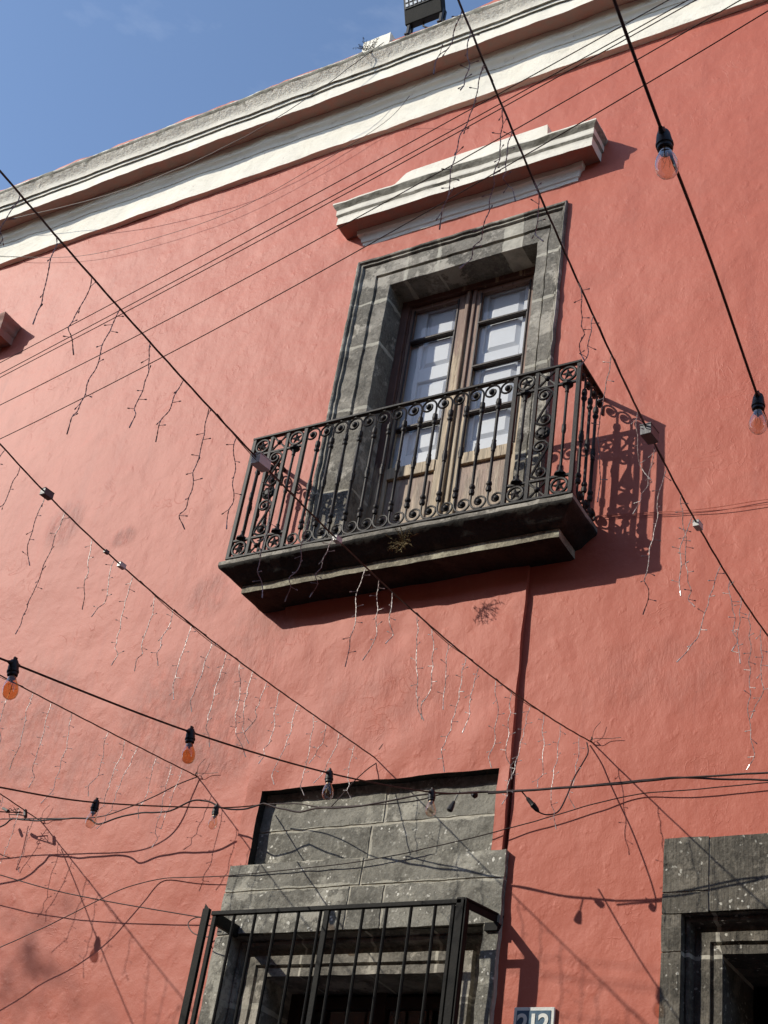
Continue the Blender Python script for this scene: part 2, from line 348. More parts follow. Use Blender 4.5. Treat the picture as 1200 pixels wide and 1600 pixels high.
D = {'anchors': [(-2.62, -0.0, 4.751), (-3.886, 0.0, 4.781), (-5.13, 0.0, 4.796), (-6.287, 0.0, 4.596)],
 'boxes': {'c1': [(-2.761, -2.817, 4.544), (-2.735, -2.303, 4.53)], 'c2': [(-4.019, -2.668, 4.784), (-3.999, -2.265, 4.74), (-3.994, -2.158, 4.733)], 'c5': [(-1.474, -2.283, 4.748), (-1.451, -1.821, 4.65)]},
 'bulb_tops': {'cord6': [(-0.714, -4.189, 3.909), (-0.839, -3.115, 4.087)], 'cord7': [(-3.041, -3.371, 3.439), (-3.038, -2.512, 3.627), (-3.135, -1.523, 3.953), (-3.051, -0.793, 4.171)], 'cord8': [(-4.231, -1.672, 3.829), (-4.501, -0.517, 4.328)], 'cord9': [(-6.275, -0.66, 4.39)]},
 'bundle_left': [(-7.744, -0.276, 4.414), (-6.672, -0.24, 4.414), (-6.404, -0.21, 4.483), (-6.326, -0.2, 4.531), (-6.106, -0.2, 4.502), (-5.749, -0.2, 4.496), (-5.609, -0.2, 4.445), (-5.475, -0.2, 4.479), (-5.288, -0.2, 4.492), (-5.114, -0.2, 4.487), (-4.954, -0.2, 4.536), (-4.839, -0.2, 4.526), (-4.738, -0.2, 4.48), (-4.64, -0.18, 4.469), (-4.478, -0.16, 4.495)],
 'bundle_left2': [(-8.041, -0.222, 4.547), (-6.757, -0.21, 4.547), (-6.436, -0.2, 4.54), (-6.069, -0.19, 4.52), (-5.668, -0.18, 4.502), (-5.448, -0.17, 4.55), (-5.309, -0.13, 4.624), (-5.2, -0.06, 4.727), (-5.12, -0.01, 4.787)],
 'bundle_mid': [(-4.478, -0.16, 4.495), (-4.336, -0.18, 4.449), (-4.192, -0.2, 4.414), (-4.036, -0.25, 4.399), (-3.803, -0.3, 4.365), (-3.51, -0.36, 4.354), (-3.283, -0.42, 4.343), (-3.131, -0.44, 4.321), (-2.942, -0.45, 4.307)],
 'bundle_mid2': [(-4.539, -0.08, 4.535), (-4.284, -0.12, 4.501), (-4.073, -0.2, 4.43), (-3.778, -0.28, 4.379), (-3.426, -0.36, 4.337), (-3.208, -0.43, 4.329)],
 'bundle_right': [(-3.208, -0.43, 4.329), (-2.942, -0.45, 4.307), (-2.75, -0.45, 4.3), (-2.624, -0.44, 4.303), (-2.408, -0.42, 4.309), (-2.198, -0.4, 4.322), (-2.016, -0.4, 4.321), (-1.804, -0.42, 4.286), (-1.597, -0.45, 4.248), (-1.314, -0.5, 4.196)],
 'bundle_right2': [(-2.936, -0.46, 4.295), (-2.619, -0.45, 4.295), (-2.314, -0.42, 4.304), (-2.016, -0.4, 4.319), (-1.582, -0.5, 4.259), (-1.3, -0.55, 4.23)],
 'c1': [(-2.62, -0.0, 4.751), (-2.627, -0.139, 4.722), (-2.634, -0.278, 4.695), (-2.641, -0.417, 4.67), (-2.648, -0.556, 4.648), (-2.655, -0.695, 4.628), (-2.662, -0.834, 4.61), (-2.669, -0.973, 4.593), (-2.676, -1.112, 4.579), (-2.683, -1.252, 4.567), (-2.69, -1.391, 4.556), (-2.697, -1.53, 4.548), (-2.704, -1.669, 4.541), (-2.711, -1.808, 4.535), (-2.718, -1.947, 4.532), (-2.724, -2.086, 4.53), (-2.731, -2.225, 4.53), (-2.738, -2.364, 4.531), (-2.745, -2.503, 4.533), (-2.752, -2.642, 4.537), (-2.759, -2.781, 4.543), (-2.766, -2.92, 4.55), (-2.773, -3.059, 4.558), (-2.78, -3.198, 4.567), (-2.787, -3.337, 4.577), (-2.794, -3.477, 4.589), (-2.801, -3.616, 4.601), (-2.808, -3.755, 4.615), (-2.815, -3.894, 4.629), (-2.822, -4.033, 4.645), (-2.829, -4.172, 4.661), (-2.836, -4.311, 4.679), (-2.843, -4.45, 4.697), (-2.85, -4.589, 4.715), (-2.857, -4.728, 4.735), (-2.864, -4.867, 4.755), (-2.871, -5.006, 4.775), (-2.877, -5.145, 4.796), (-2.884, -5.284, 4.818), (-2.891, -5.423, 4.84)],
 'c2': [(-3.886, -0.0, 4.781), (-3.891, -0.107, 4.775), (-3.897, -0.214, 4.77), (-3.902, -0.321, 4.764), (-3.907, -0.428, 4.759), (-3.913, -0.535, 4.753), (-3.918, -0.641, 4.747), (-3.923, -0.748, 4.742), (-3.929, -0.855, 4.737), (-3.934, -0.962, 4.732), (-3.939, -1.069, 4.728), (-3.945, -1.176, 4.724), (-3.95, -1.283, 4.721), (-3.955, -1.39, 4.719), (-3.961, -1.497, 4.717), (-3.966, -1.604, 4.717), (-3.971, -1.711, 4.717), (-3.977, -1.817, 4.719), (-3.982, -1.924, 4.722), (-3.987, -2.031, 4.726), (-3.993, -2.138, 4.732), (-3.998, -2.245, 4.739), (-4.003, -2.352, 4.747), (-4.009, -2.459, 4.758), (-4.014, -2.566, 4.77), (-4.019, -2.673, 4.784), (-4.025, -2.78, 4.8), (-4.03, -2.887, 4.819), (-4.036, -2.993, 4.839), (-4.041, -3.1, 4.862), (-4.046, -3.207, 4.887), (-4.052, -3.314, 4.914), (-4.057, -3.421, 4.944), (-4.062, -3.528, 4.977), (-4.068, -3.635, 5.012), (-4.073, -3.742, 5.05), (-4.078, -3.849, 5.092), (-4.084, -3.956, 5.136), (-4.089, -4.063, 5.183), (-4.094, -4.169, 5.233)],
 'c3': [(-5.13, -0.0, 4.796), (-5.133, -0.072, 4.789), (-5.137, -0.143, 4.781), (-5.141, -0.215, 4.774), (-5.144, -0.287, 4.766), (-5.148, -0.358, 4.759), (-5.151, -0.43, 4.752), (-5.155, -0.501, 4.745), (-5.158, -0.573, 4.737), (-5.162, -0.645, 4.73), (-5.166, -0.716, 4.723), (-5.169, -0.788, 4.716), (-5.173, -0.86, 4.709), (-5.176, -0.931, 4.702), (-5.18, -1.003, 4.695), (-5.184, -1.075, 4.689), (-5.187, -1.146, 4.682), (-5.191, -1.218, 4.675), (-5.194, -1.289, 4.668), (-5.198, -1.361, 4.662), (-5.201, -1.433, 4.655), (-5.205, -1.504, 4.649), (-5.209, -1.576, 4.643), (-5.212, -1.648, 4.636), (-5.216, -1.719, 4.63), (-5.219, -1.791, 4.624), (-5.223, -1.863, 4.617), (-5.227, -1.934, 4.611), (-5.23, -2.006, 4.605), (-5.234, -2.078, 4.599), (-5.237, -2.149, 4.593), (-5.241, -2.221, 4.587), (-5.244, -2.292, 4.581), (-5.248, -2.364, 4.576), (-5.252, -2.436, 4.57), (-5.255, -2.507, 4.564), (-5.259, -2.579, 4.559), (-5.262, -2.651, 4.553), (-5.266, -2.722, 4.547), (-5.27, -2.794, 4.542)],
 'c4': [(-6.287, -0.0, 4.596), (-6.295, -0.152, 4.605), (-6.302, -0.303, 4.615), (-6.31, -0.455, 4.624), (-6.317, -0.606, 4.634), (-6.325, -0.758, 4.644), (-6.332, -0.909, 4.655), (-6.34, -1.061, 4.665), (-6.348, -1.212, 4.676), (-6.355, -1.364, 4.687), (-6.363, -1.515, 4.698), (-6.37, -1.667, 4.71), (-6.378, -1.818, 4.722), (-6.386, -1.97, 4.734), (-6.393, -2.121, 4.746), (-6.401, -2.273, 4.758), (-6.408, -2.424, 4.771), (-6.416, -2.576, 4.784), (-6.423, -2.727, 4.797), (-6.431, -2.879, 4.81), (-6.439, -3.03, 4.824), (-6.446, -3.182, 4.838), (-6.454, -3.333, 4.852), (-6.461, -3.485, 4.866), (-6.469, -3.636, 4.88), (-6.476, -3.788, 4.895), (-6.484, -3.939, 4.91), (-6.492, -4.091, 4.925), (-6.499, -4.242, 4.941), (-6.507, -4.394, 4.956), (-6.514, -4.545, 4.972), (-6.522, -4.697, 4.988), (-6.529, -4.848, 5.004), (-6.537, -5.0, 5.021), (-6.662, -7.5, 5.327), (-6.807, -10.4, 5.761)],
 'c5': [(-1.36, -0.0, 4.8), (-1.366, -0.128, 4.756), (-1.373, -0.257, 4.717), (-1.379, -0.385, 4.684), (-1.386, -0.514, 4.656), (-1.392, -0.642, 4.634), (-1.399, -0.771, 4.617), (-1.405, -0.899, 4.605), (-1.411, -1.027, 4.597), (-1.418, -1.156, 4.594), (-1.424, -1.284, 4.596), (-1.431, -1.413, 4.602), (-1.437, -1.541, 4.613), (-1.443, -1.669, 4.627), (-1.45, -1.798, 4.646), (-1.456, -1.926, 4.668), (-1.463, -2.055, 4.694), (-1.469, -2.183, 4.723), (-1.476, -2.312, 4.756), (-1.482, -2.44, 4.792), (-1.488, -2.568, 4.831), (-1.495, -2.697, 4.872), (-1.501, -2.825, 4.917), (-1.508, -2.954, 4.964), (-1.514, -3.082, 5.013), (-1.521, -3.211, 5.065), (-1.527, -3.339, 5.119), (-1.533, -3.467, 5.175), (-1.54, -3.596, 5.232), (-1.546, -3.724, 5.292), (-1.553, -3.853, 5.352), (-1.559, -3.981, 5.415), (-1.565, -4.109, 5.478), (-1.572, -4.238, 5.543), (-1.578, -4.366, 5.608), (-1.585, -4.495, 5.674), (-1.591, -4.623, 5.741), (-1.598, -4.752, 5.808), (-1.604, -4.88, 5.876), (-1.61, -5.008, 5.944)],
 'coil': [(-4.757, -0.1, 3.889), (-4.831, -0.1, 3.892), (-4.871, -0.1, 3.862), (-4.816, -0.12, 3.807), (-4.749, -0.12, 3.781), (-4.701, -0.12, 3.776)],
 'cord6': [(-0.698, -4.56, 3.959), (-0.703, -4.498, 3.954), (-0.714, -4.189, 3.909), (-0.768, -3.721, 4.004), (-0.839, -3.115, 4.087), (-0.893, -2.512, 4.129)],
 'cord7': [(-2.993, -3.64, 3.364), (-3.05, -3.383, 3.44), (-3.048, -2.522, 3.629), (-3.132, -1.514, 3.939), (-3.052, -0.791, 4.166), (-2.976, -0.405, 4.33)],
 'cord8': [(-3.887, -2.73, 3.433), (-3.935, -2.501, 3.506), (-4.235, -1.675, 3.828), (-4.507, -0.52, 4.323), (-4.587, -0.018, 4.565)],
 'cord9': [(-6.26, -0.2, 4.568), (-6.266, -0.4, 4.491), (-6.275, -0.66, 4.39), (-6.29, -1.1, 4.24), (-6.311, -1.7, 4.088), (-6.362, -3.2, 3.908)],
 'hook2': [(-3.879, -0.01, 4.775), (-3.871, -0.03, 4.746), (-3.89, -0.08, 4.687), (-3.907, -0.18, 4.561), (-3.919, -0.25, 4.454), (-3.945, -0.28, 4.389)],
 'left4': [(-6.59, -0.5, 4.803), (-6.632, -0.1, 4.806), (-6.54, -0.02, 4.767)],
 'plug': [(-2.772, -0.44, 4.303), (-2.742, -0.44, 4.268), (-2.704, -0.42, 4.222), (-2.692, -0.4, 4.208), (-2.658, -0.38, 4.201), (-2.622, -0.34, 4.231), (-2.612, -0.28, 4.331), (-2.615, -0.2, 4.466), (-2.615, -0.1, 4.598), (-2.616, -0.05, 4.673), (-2.644, -0.01, 4.748)],
 'sockets': [(-3.099, -0.45, 4.327), (-3.052, -0.44, 4.324)],
 'strands': {'c1': [(-2.827, -4.128, 4.656, 0.278), (-2.818, -3.958, 4.637, 0.366), (-2.809, -3.781, 4.618, 0.311), (-2.802, -3.635, 4.603, 0.531), (-2.794, -3.472, 4.588, 0.371), (-2.784, -3.285, 4.573, 0.257), (-2.777, -3.136, 4.563, 0.503), (-2.769, -2.969, 4.552, 0.389), (-2.758, -2.747, 4.541, 0.542), (-2.744, -2.48, 4.533, 0.376), (-2.736, -2.324, 4.53, 0.273), (-2.725, -2.092, 4.53, 0.441), (-2.72, -1.995, 4.531, 0.368), (-2.715, -1.891, 4.533, 0.241), (-2.705, -1.693, 4.54, 0.472), (-2.699, -1.568, 4.545, 0.407), (-2.692, -1.433, 4.553, 0.327), (-2.684, -1.277, 4.565, 0.549), (-2.678, -1.162, 4.574, 0.327), (-2.67, -1.003, 4.59, 0.423), (-2.663, -0.85, 4.608, 0.415), (-2.653, -0.659, 4.633, 0.526), (-2.647, -0.527, 4.653, 0.412), (-2.638, -0.357, 4.681, 0.557), (-2.627, -0.146, 4.72, 0.412)], 'c2': [(-4.033, -2.938, 4.828, 0.317), (-4.028, -2.841, 4.811, 0.304), (-4.02, -2.678, 4.785, 0.35), (-4.013, -2.546, 4.768, 0.573), (-4.004, -2.362, 4.748, 0.34), (-3.996, -2.206, 4.736, 0.317), (-3.99, -2.078, 4.728, 0.477), (-3.982, -1.915, 4.721, 0.399), (-3.975, -1.787, 4.718, 0.296), (-3.968, -1.641, 4.717, 0.415), (-3.96, -1.492, 4.717, 0.392), (-3.954, -1.363, 4.719, 0.495), (-3.949, -1.259, 4.721, 0.498), (-3.944, -1.155, 4.725, 0.386), (-3.938, -1.037, 4.729, 0.283), (-3.932, -0.926, 4.733, 0.425), (-3.924, -0.767, 4.741, 0.48), (-3.917, -0.624, 4.748, 0.441), (-3.911, -0.503, 4.755, 0.216), (-3.905, -0.382, 4.761, 0.293), (-3.897, -0.225, 4.769, 0.324)], 'c3': [(-5.205, -1.502, 4.649, 0.361), (-5.198, -1.356, 4.662, 0.43), (-5.191, -1.221, 4.675, 0.487), (-5.183, -1.065, 4.689, 0.547), (-5.168, -0.77, 4.718, 0.368), (-5.162, -0.638, 4.731, 0.472), (-5.156, -0.531, 4.742, 0.513), (-5.148, -0.364, 4.758, 0.366), (-5.142, -0.236, 4.772, 0.498), (-5.137, -0.135, 4.782, 0.353)], 'c4': [(-6.291, -0.07, 4.6, 0.333), (-6.297, -0.2, 4.608, 0.44), (-6.305, -0.35, 4.618, 0.379), (-6.312, -0.5, 4.627, 0.461), (-6.318, -0.62, 4.635, 0.469), (-6.327, -0.8, 4.647, 0.273), (-6.335, -0.95, 4.658, 0.255), (-6.342, -1.1, 4.668, 0.543), (-6.35, -1.25, 4.679, 0.341), (-6.357, -1.4, 4.69, 0.332), (-6.367, -1.6, 4.705, 0.598), (-6.377, -1.8, 4.72, 0.415), (-6.387, -2.0, 4.736, 0.543), (-6.4, -2.25, 4.756, 0.417)], 'c5': [(-1.549, -3.781, 5.318, 0.293), (-1.546, -3.722, 5.291, 0.317), (-1.541, -3.622, 5.244, 0.692), (-1.534, -3.49, 5.185, 0.663), (-1.531, -3.417, 5.152, 0.373), (-1.522, -3.247, 5.08, 0.311), (-1.505, -2.897, 4.943, 0.335), (-1.499, -2.775, 4.899, 0.249), (-1.491, -2.623, 4.848, 0.591), (-1.479, -2.387, 4.776, 0.311), (-1.472, -2.231, 4.735, 0.293), (-1.466, -2.123, 4.709, 0.596), (-1.459, -1.988, 4.68, 0.474), (-1.454, -1.873, 4.658, 0.348), (-1.439, -1.585, 4.617, 0.454), (-1.434, -1.485, 4.608, 0.324), (-1.429, -1.37, 4.6, 0.296), (-1.423, -1.263, 4.596, 0.656), (-1.417, -1.131, 4.595, 0.389)]},
 'thinA': [(-4.657, -0.34, 11.046), (-4.874, -0.345, 10.915), (-5.191, -0.36, 10.691), (-5.681, -0.36, 10.484), (-6.078, -0.36, 10.385), (-6.583, -0.34, 10.347), (-7.547, -0.28, 10.445), (-8.903, -0.2, 10.766), (-9.475, -0.2, 10.926)],
 'thinB': [(-4.357, -0.26, 10.324), (-4.693, -0.08, 10.365), (-5.27, -0.06, 10.16), (-6.019, -0.05, 9.946), (-6.85, -0.05, 9.923), (-7.782, -0.05, 10.033), (-8.912, -0.05, 10.443), (-9.526, -0.05, 10.711)],
 'thinR': [[(-1.367, -0.012, 6.019), (-1.698, -0.012, 6.059), (-2.046, -0.012, 6.072), (-2.411, -0.012, 6.12), (-2.66, -0.012, 6.155)], [(-1.368, -0.014, 5.981), (-1.698, -0.014, 6.025), (-1.974, -0.014, 6.047), (-2.41, -0.014, 6.109), (-2.658, -0.014, 6.144)]],
 'util': [[(-5.665, -2.445, 5.802), (-5.435, -2.484, 5.799), (-5.204, -2.523, 5.797), (-4.974, -2.562, 5.795), (-4.744, -2.601, 5.793), (-4.513, -2.64, 5.792), (-4.283, -2.679, 5.792), (-4.052, -2.718, 5.792), (-3.822, -2.757, 5.793), (-3.592, -2.796, 5.794), (-3.361, -2.835, 5.796), (-3.131, -2.875, 5.798), (-2.901, -2.914, 5.801), (-2.67, -2.953, 5.805), (-2.44, -2.992, 5.809), (-2.209, -3.031, 5.813), (-1.979, -3.07, 5.819), (-1.749, -3.109, 5.824), (-1.518, -3.148, 5.83), (-1.288, -3.187, 5.837), (-1.058, -3.226, 5.845), (-0.827, -3.265, 5.852), (-0.597, -3.304, 5.861), (-0.366, -3.343, 5.87)], [(-5.645, -2.438, 5.722), (-5.411, -2.479, 5.719), (-5.178, -2.52, 5.716), (-4.945, -2.561, 5.714), (-4.711, -2.601, 5.712), (-4.478, -2.642, 5.711), (-4.245, -2.683, 5.711), (-4.011, -2.724, 5.711), (-3.778, -2.765, 5.711), (-3.545, -2.805, 5.713), (-3.311, -2.846, 5.714), (-3.078, -2.887, 5.717), (-2.845, -2.928, 5.72), (-2.611, -2.968, 5.723), (-2.378, -3.009, 5.727), (-2.145, -3.05, 5.732), (-1.911, -3.091, 5.737), (-1.678, -3.132, 5.743), (-1.445, -3.172, 5.749), (-1.211, -3.213, 5.756), (-0.978, -3.254, 5.764), (-0.745, -3.295, 5.772), (-0.511, -3.335, 5.78), (-0.278, -3.376, 5.789)], [(-5.639, -2.436, 5.706), (-5.404, -2.478, 5.7), (-5.17, -2.519, 5.694), (-4.935, -2.56, 5.69), (-4.701, -2.601, 5.686), (-4.466, -2.643, 5.683), (-4.232, -2.684, 5.681), (-3.997, -2.725, 5.679), (-3.763, -2.766, 5.679), (-3.528, -2.808, 5.679), (-3.294, -2.849, 5.68), (-3.059, -2.89, 5.682), (-2.825, -2.931, 5.685), (-2.59, -2.973, 5.689), (-2.356, -3.014, 5.693), (-2.121, -3.055, 5.699), (-1.887, -3.096, 5.705), (-1.652, -3.138, 5.712), (-1.417, -3.179, 5.72), (-1.183, -3.22, 5.728), (-0.948, -3.261, 5.738), (-0.714, -3.303, 5.748), (-0.479, -3.344, 5.759), (-0.245, -3.385, 5.771)], [(-5.586, -2.418, 5.541), (-5.345, -2.464, 5.526), (-5.104, -2.51, 5.513), (-4.864, -2.556, 5.5), (-4.623, -2.602, 5.49), (-4.383, -2.648, 5.481), (-4.142, -2.694, 5.474), (-3.901, -2.739, 5.469), (-3.661, -2.785, 5.465), (-3.42, -2.831, 5.462), (-3.18, -2.877, 5.461), (-2.939, -2.923, 5.462), (-2.698, -2.969, 5.465), (-2.458, -3.015, 5.469), (-2.217, -3.061, 5.475), (-1.977, -3.107, 5.482), (-1.736, -3.153, 5.491), (-1.495, -3.199, 5.502), (-1.255, -3.245, 5.514), (-1.014, -3.291, 5.528), (-0.774, -3.337, 5.543), (-0.533, -3.383, 5.56), (-0.292, -3.429, 5.579), (-0.052, -3.475, 5.599)], [(-5.5, -2.396, 5.335), (-5.258, -2.447, 5.313), (-5.016, -2.499, 5.294), (-4.775, -2.55, 5.277), (-4.533, -2.602, 5.262), (-4.291, -2.653, 5.249), (-4.049, -2.705, 5.238), (-3.807, -2.756, 5.23), (-3.566, -2.808, 5.223), (-3.324, -2.859, 5.219), (-3.082, -2.91, 5.217), (-2.84, -2.962, 5.217), (-2.598, -3.013, 5.22), (-2.356, -3.065, 5.224), (-2.115, -3.116, 5.231), (-1.873, -3.168, 5.239), (-1.631, -3.219, 5.25), (-1.389, -3.271, 5.263), (-1.147, -3.322, 5.279), (-0.906, -3.373, 5.296), (-0.664, -3.425, 5.316), (-0.422, -3.476, 5.337), (-0.18, -3.528, 5.361), (0.062, -3.579, 5.387)]],
 'wire10': [(-7.317, -0.252, 3.257), (-6.365, -0.218, 3.641), (-6.127, -0.19, 3.737), (-5.919, -0.18, 3.816), (-5.725, -0.16, 3.905), (-5.533, -0.12, 4.016), (-5.383, -0.075, 4.101), (-5.209, -0.012, 4.165), (-4.974, -0.03, 4.154), (-4.743, -0.04, 4.145), (-4.417, -0.05, 4.149), (-3.83, -0.06, 4.171), (-3.363, -0.06, 4.232), (-2.967, -0.035, 4.314), (-2.803, -0.035, 4.349), (-2.571, -0.03, 4.4), (-2.353, -0.015, 4.439), (-2.085, -0.03, 4.432), (-1.718, -0.03, 4.435), (-1.455, -0.03, 4.433)],
 'wire11': [(-7.941, -0.251, 4.567), (-6.617, -0.226, 4.251), (-6.286, -0.205, 4.172), (-5.89, -0.155, 4.081), (-5.512, -0.115, 4.014), (-5.157, -0.075, 3.961), (-4.777, -0.03, 3.908)]}

# ---------------------------------------------------------------- ground
b = MB(); b.quad([(-150, -150, 0), (150, -150, 0), (150, 150, 0), (-150, 150, 0)])
tag(b.build('street', M['street'], recalc=False), None, None, kind='structure')

# ---------------------------------------------------------------- the house
house = empty('pink_house', (-3.87, 0.2, 0), 'salmon pink colonial house front with cream cornice, stone framed openings and an iron balcony', 'building')

def wall_grid(x0, x1, z0, z1, y, holes, step, depth, name, mt, rough=(1.3, .008), lining=None):
    xs = set(cuts(x0, x1, step)); zs = set(cuts(z0, z1, step))
    for h in holes: xs |= {h[0], h[1]}; zs |= {h[2], h[3]}
    xs = sorted(v for v in xs if x0 <= v <= x1); zs = sorted(v for v in zs if z0 <= v <= z1)
    mb = MB(); idx = {}
    def jit(p):
        q = rnoise(p, rough[0], rough[1]); q = rnoise(q, rough[0]*5, rough[1]*.3)
        return (p[0] + (q[0]-p[0])*.5, q[1], p[2] + (q[2]-p[2])*.5)
    def vi(i, k, d=0):
        q = (i, k, d)
        if q not in idx: idx[q] = len(mb.v); mb.v.append(jit((xs[i], y + (depth if d else 0), zs[k])))
        return idx[q]
    inside = lambda i, k: not (0 <= i < len(xs)-1 and 0 <= k < len(zs)-1) or any(h[0] <= (xs[i]+xs[i+1])/2 <= h[1] and h[2] <= (zs[k]+zs[k+1])/2 <= h[3] for h in holes)
    for i in range(len(xs)-1):
        for k in range(len(zs)-1):
            if inside(i, k): continue
            mb.f.append((vi(i, k), vi(i+1, k), vi(i+1, k+1), vi(i, k+1))); mb.mi.append(0)
            for (di, dk, a, c) in ((-1, 0, (i, k), (i, k+1)), (1, 0, (i+1, k+1), (i+1, k)), (0, -1, (i+1, k), (i, k)), (0, 1, (i, k+1), (i+1, k+1))):
                if inside(i+di, k+dk): mb.f.append((vi(*a), vi(*c), vi(*c, 1), vi(*a, 1))); mb.mi.append(1 if lining and 0 <= i+di < len(xs)-1 and 0 <= k+dk < len(zs)-1 else 0)
    return mb.build(name, [mt, lining or mt], house, smooth=True)

wall_grid(-14.5, 3.0, 0.0, 11.0, 0.0, [(-4.69, -3.045, 6.0, 8.84), (-4.70, -3.04, 0.9, 4.69), (-2.21, -.52, 0.0, 4.19)], .07, .34, 'wall', M['wall'])
for (xa, xb) in ((-34, -14.5), (3.0, 22)):
    b = MB(); b.box(xa, xb, 0, .3, 0, 11); b.build('side_wall', M['wall'], house)
# unseen plain house added behind the camera to shade the street and close it
opp = empty('unseen_opposite_house', (-4, -13.4, 0), 'unseen plain ochre house added across the street, facing the pink one', 'building')
b = MB(); b.box(-40, 30, -18, -10.4, 0, 11.0); b.build('wall', mat_simple('ochre_render', (.30, .22, .13), .85, .2, var=.2), opp)
b = MB(); b.box(-40, 30, -10.6, -10.25, 11.0, 11.25); b.build('cornice', M['white'], opp)
for i in range(12):
    x = -34+i*5.2; b = MB(); b.box(x, x+1.2, -10.41, -10.36, 5.3, 7.8); b.build('window', M['darkw'], opp)
# proud plaster strip under the balcony, with the niche cut into it
wall_grid(-4.715, -3.015, 4.17, 5.93, -.030, [(-4.612, -3.118, 4.17, 4.645)], .045, .06, 'plaster_surround', M['wall'], (4.5, .012), M['slabs'])  # near-black lining puts shade into the colour of the niche reveals
# rooms behind the openings: near-black walls stand in for their shade
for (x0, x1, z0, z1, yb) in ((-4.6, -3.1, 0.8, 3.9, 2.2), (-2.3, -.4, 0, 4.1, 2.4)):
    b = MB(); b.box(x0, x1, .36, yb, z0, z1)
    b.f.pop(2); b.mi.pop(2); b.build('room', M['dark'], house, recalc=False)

def extrude_x(prof, x0, x1, step, segs_mat, name, mats, parent, rough, ends=True):
    """prof: list of (y,z); segs_mat: material index for each profile segment"""
    mb = MB(); xs = cuts(x0, x1, step); n = len(prof)
    for x in xs: mb.v += [(x, y, z) for y, z in prof]
    for i in range(len(xs)-1):
        for j in range(n-1):
            mb.f.append((i*n+j, (i+1)*n+j, (i+1)*n+j+1, i*n+j+1)); mb.mi.append(segs_mat[j])
    return mb.build(name, mats, parent, rough=rough, smooth=True)

def fine(prof, mi, step=.02):
    P = [prof[0]]; K = []
    for (a, c, k) in zip(prof[:-1], prof[1:], mi):
        d = math.hypot(c[0]-a[0], c[1]-a[1]); n = max(1, int(d/step))
        for i in range(1, n+1): P.append((a[0]+(c[0]-a[0])*i/n, a[1]+(c[1]-a[1])*i/n)); K.append(k)
    return P, K

# cornice: frieze, bed mould, soffit, corona, fillets, rough cyma
prof = [(.0, 10.33), (-.046, 10.335), (-.044, 10.60), (-.052, 10.60), (-.056, 10.625), (-.066, 10.64), (-.084, 10.65), (-.09, 10.665), (-.085, 10.68),
        (-.10, 10.74), (-.10, 10.745), (-.232, 10.725), (-.235, 10.72), (-.236, 10.835), (-.252, 10.84), (-.254, 10.862), (-.272, 10.868), (-.276, 10.885),
        (-.284, 10.91), (-.305, 10.945), (-.335, 10.975), (-.345, 11.0), (-.34, 11.02), (-.05, 11.06)]
mi = [0, 0, 0, 0, 0, 0, 0, 0, 0, 0, 1, 0, 0, 2, 0, 2, 0, 0, 3, 3, 2, 3, 3]
P_, K_ = fine(prof, mi, .03)
extrude_x(P_, -14.5, 3.0, .045, K_, 'cornice', [M['white'], M['soffit'], M['soot'], M['wdirt']], house, (4.0, .009))
b = MB(); b.rbox(-14.5, 3.0, -.30, .34, 10.98, 11.095, .07); b.build('parapet', M['wall'], house, rough=(3.0, .022), smooth=True)

def ring(prof, mi, X0, X1, step=.045):
    """moulding that returns to the wall at both ends; prof: (outward, z)"""
    mb = MB(); P, K = fine(prof, mi, .025); n = len(P)
    pts = []
    W = 1.0
    segs = [[(0, t) for t in cuts(0, 1, .12)]]
    def plan(o):      # o outward offset -> path of (x,y), same count for every o
        L_ = [(X0-o, -o*t) for t in [i/6 for i in range(7)]]
        N = int((X1-X0)/step); L_ += [(X0-o+(X1-X0+2*o)*i/N, -o) for i in range(1, N)]
        L_ += [(X1+o, -o*(1-i/6)) for i in range(7)]
        return L_
    cols = [plan(max(o, .0)) for o, z in P]; m_ = len(cols[0])
    for c in range(m_):
        for j in range(n): mb.v.append((cols[j][c][0], cols[j][c][1]+.004, P[j][1]))
    for c in range(m_-1):
        for j in range(n-1): mb.f.append((c*n+j, (c+1)*n+j, (c+1)*n+j+1, c*n+j+1)); mb.mi.append(K[j])
    return mb

def make_canopy(dx, mats):
    c = ring([(0, 9.05), (.010, 9.05), (.012, 9.08), (.022, 9.087), (.024, 9.105), (.028, 9.13), (.038, 9.145), (.050, 9.15), (.055, 9.188), (.055, 9.192),
              (.168, 9.188), (.171, 9.184), (.172, 9.262), (.186, 9.28), (.188, 9.33), (.202, 9.35), (.214, 9.375), (.212, 9.39), (.0, 9.435)],
             [0, 0, 0, 0, 0, 0, 0, 0, 0, 1, 0, 0, 2, 0, 2, 2, 0, 3], -4.70+dx, -2.988+dx)
    # raised plate with a swept left shoulder
    pl = [(-4.56, 9.40), (-4.53, 9.505), (-4.49, 9.51), (-4.45, 9.525), (-4.42, 9.55), (-4.39, 9.585), (-4.36, 9.612), (-4.31, 9.625), (-3.9, 9.635), (-3.205, 9.635), (-3.20, 9.55), (-3.19, 9.40)]
    c.cur = 0; c.prism([(x+dx, z) for x, z in pl], lambda u, v, d: (u, d, v), -.105, .0)
    return c.build('door_canopy', mats, house, rough=(7.0, .006), smooth=True)
make_canopy(0, [M['white'], M['soffit'], M['soot'], M['wdirt']]); make_canopy(-5.51, [M['soffit']]*4)

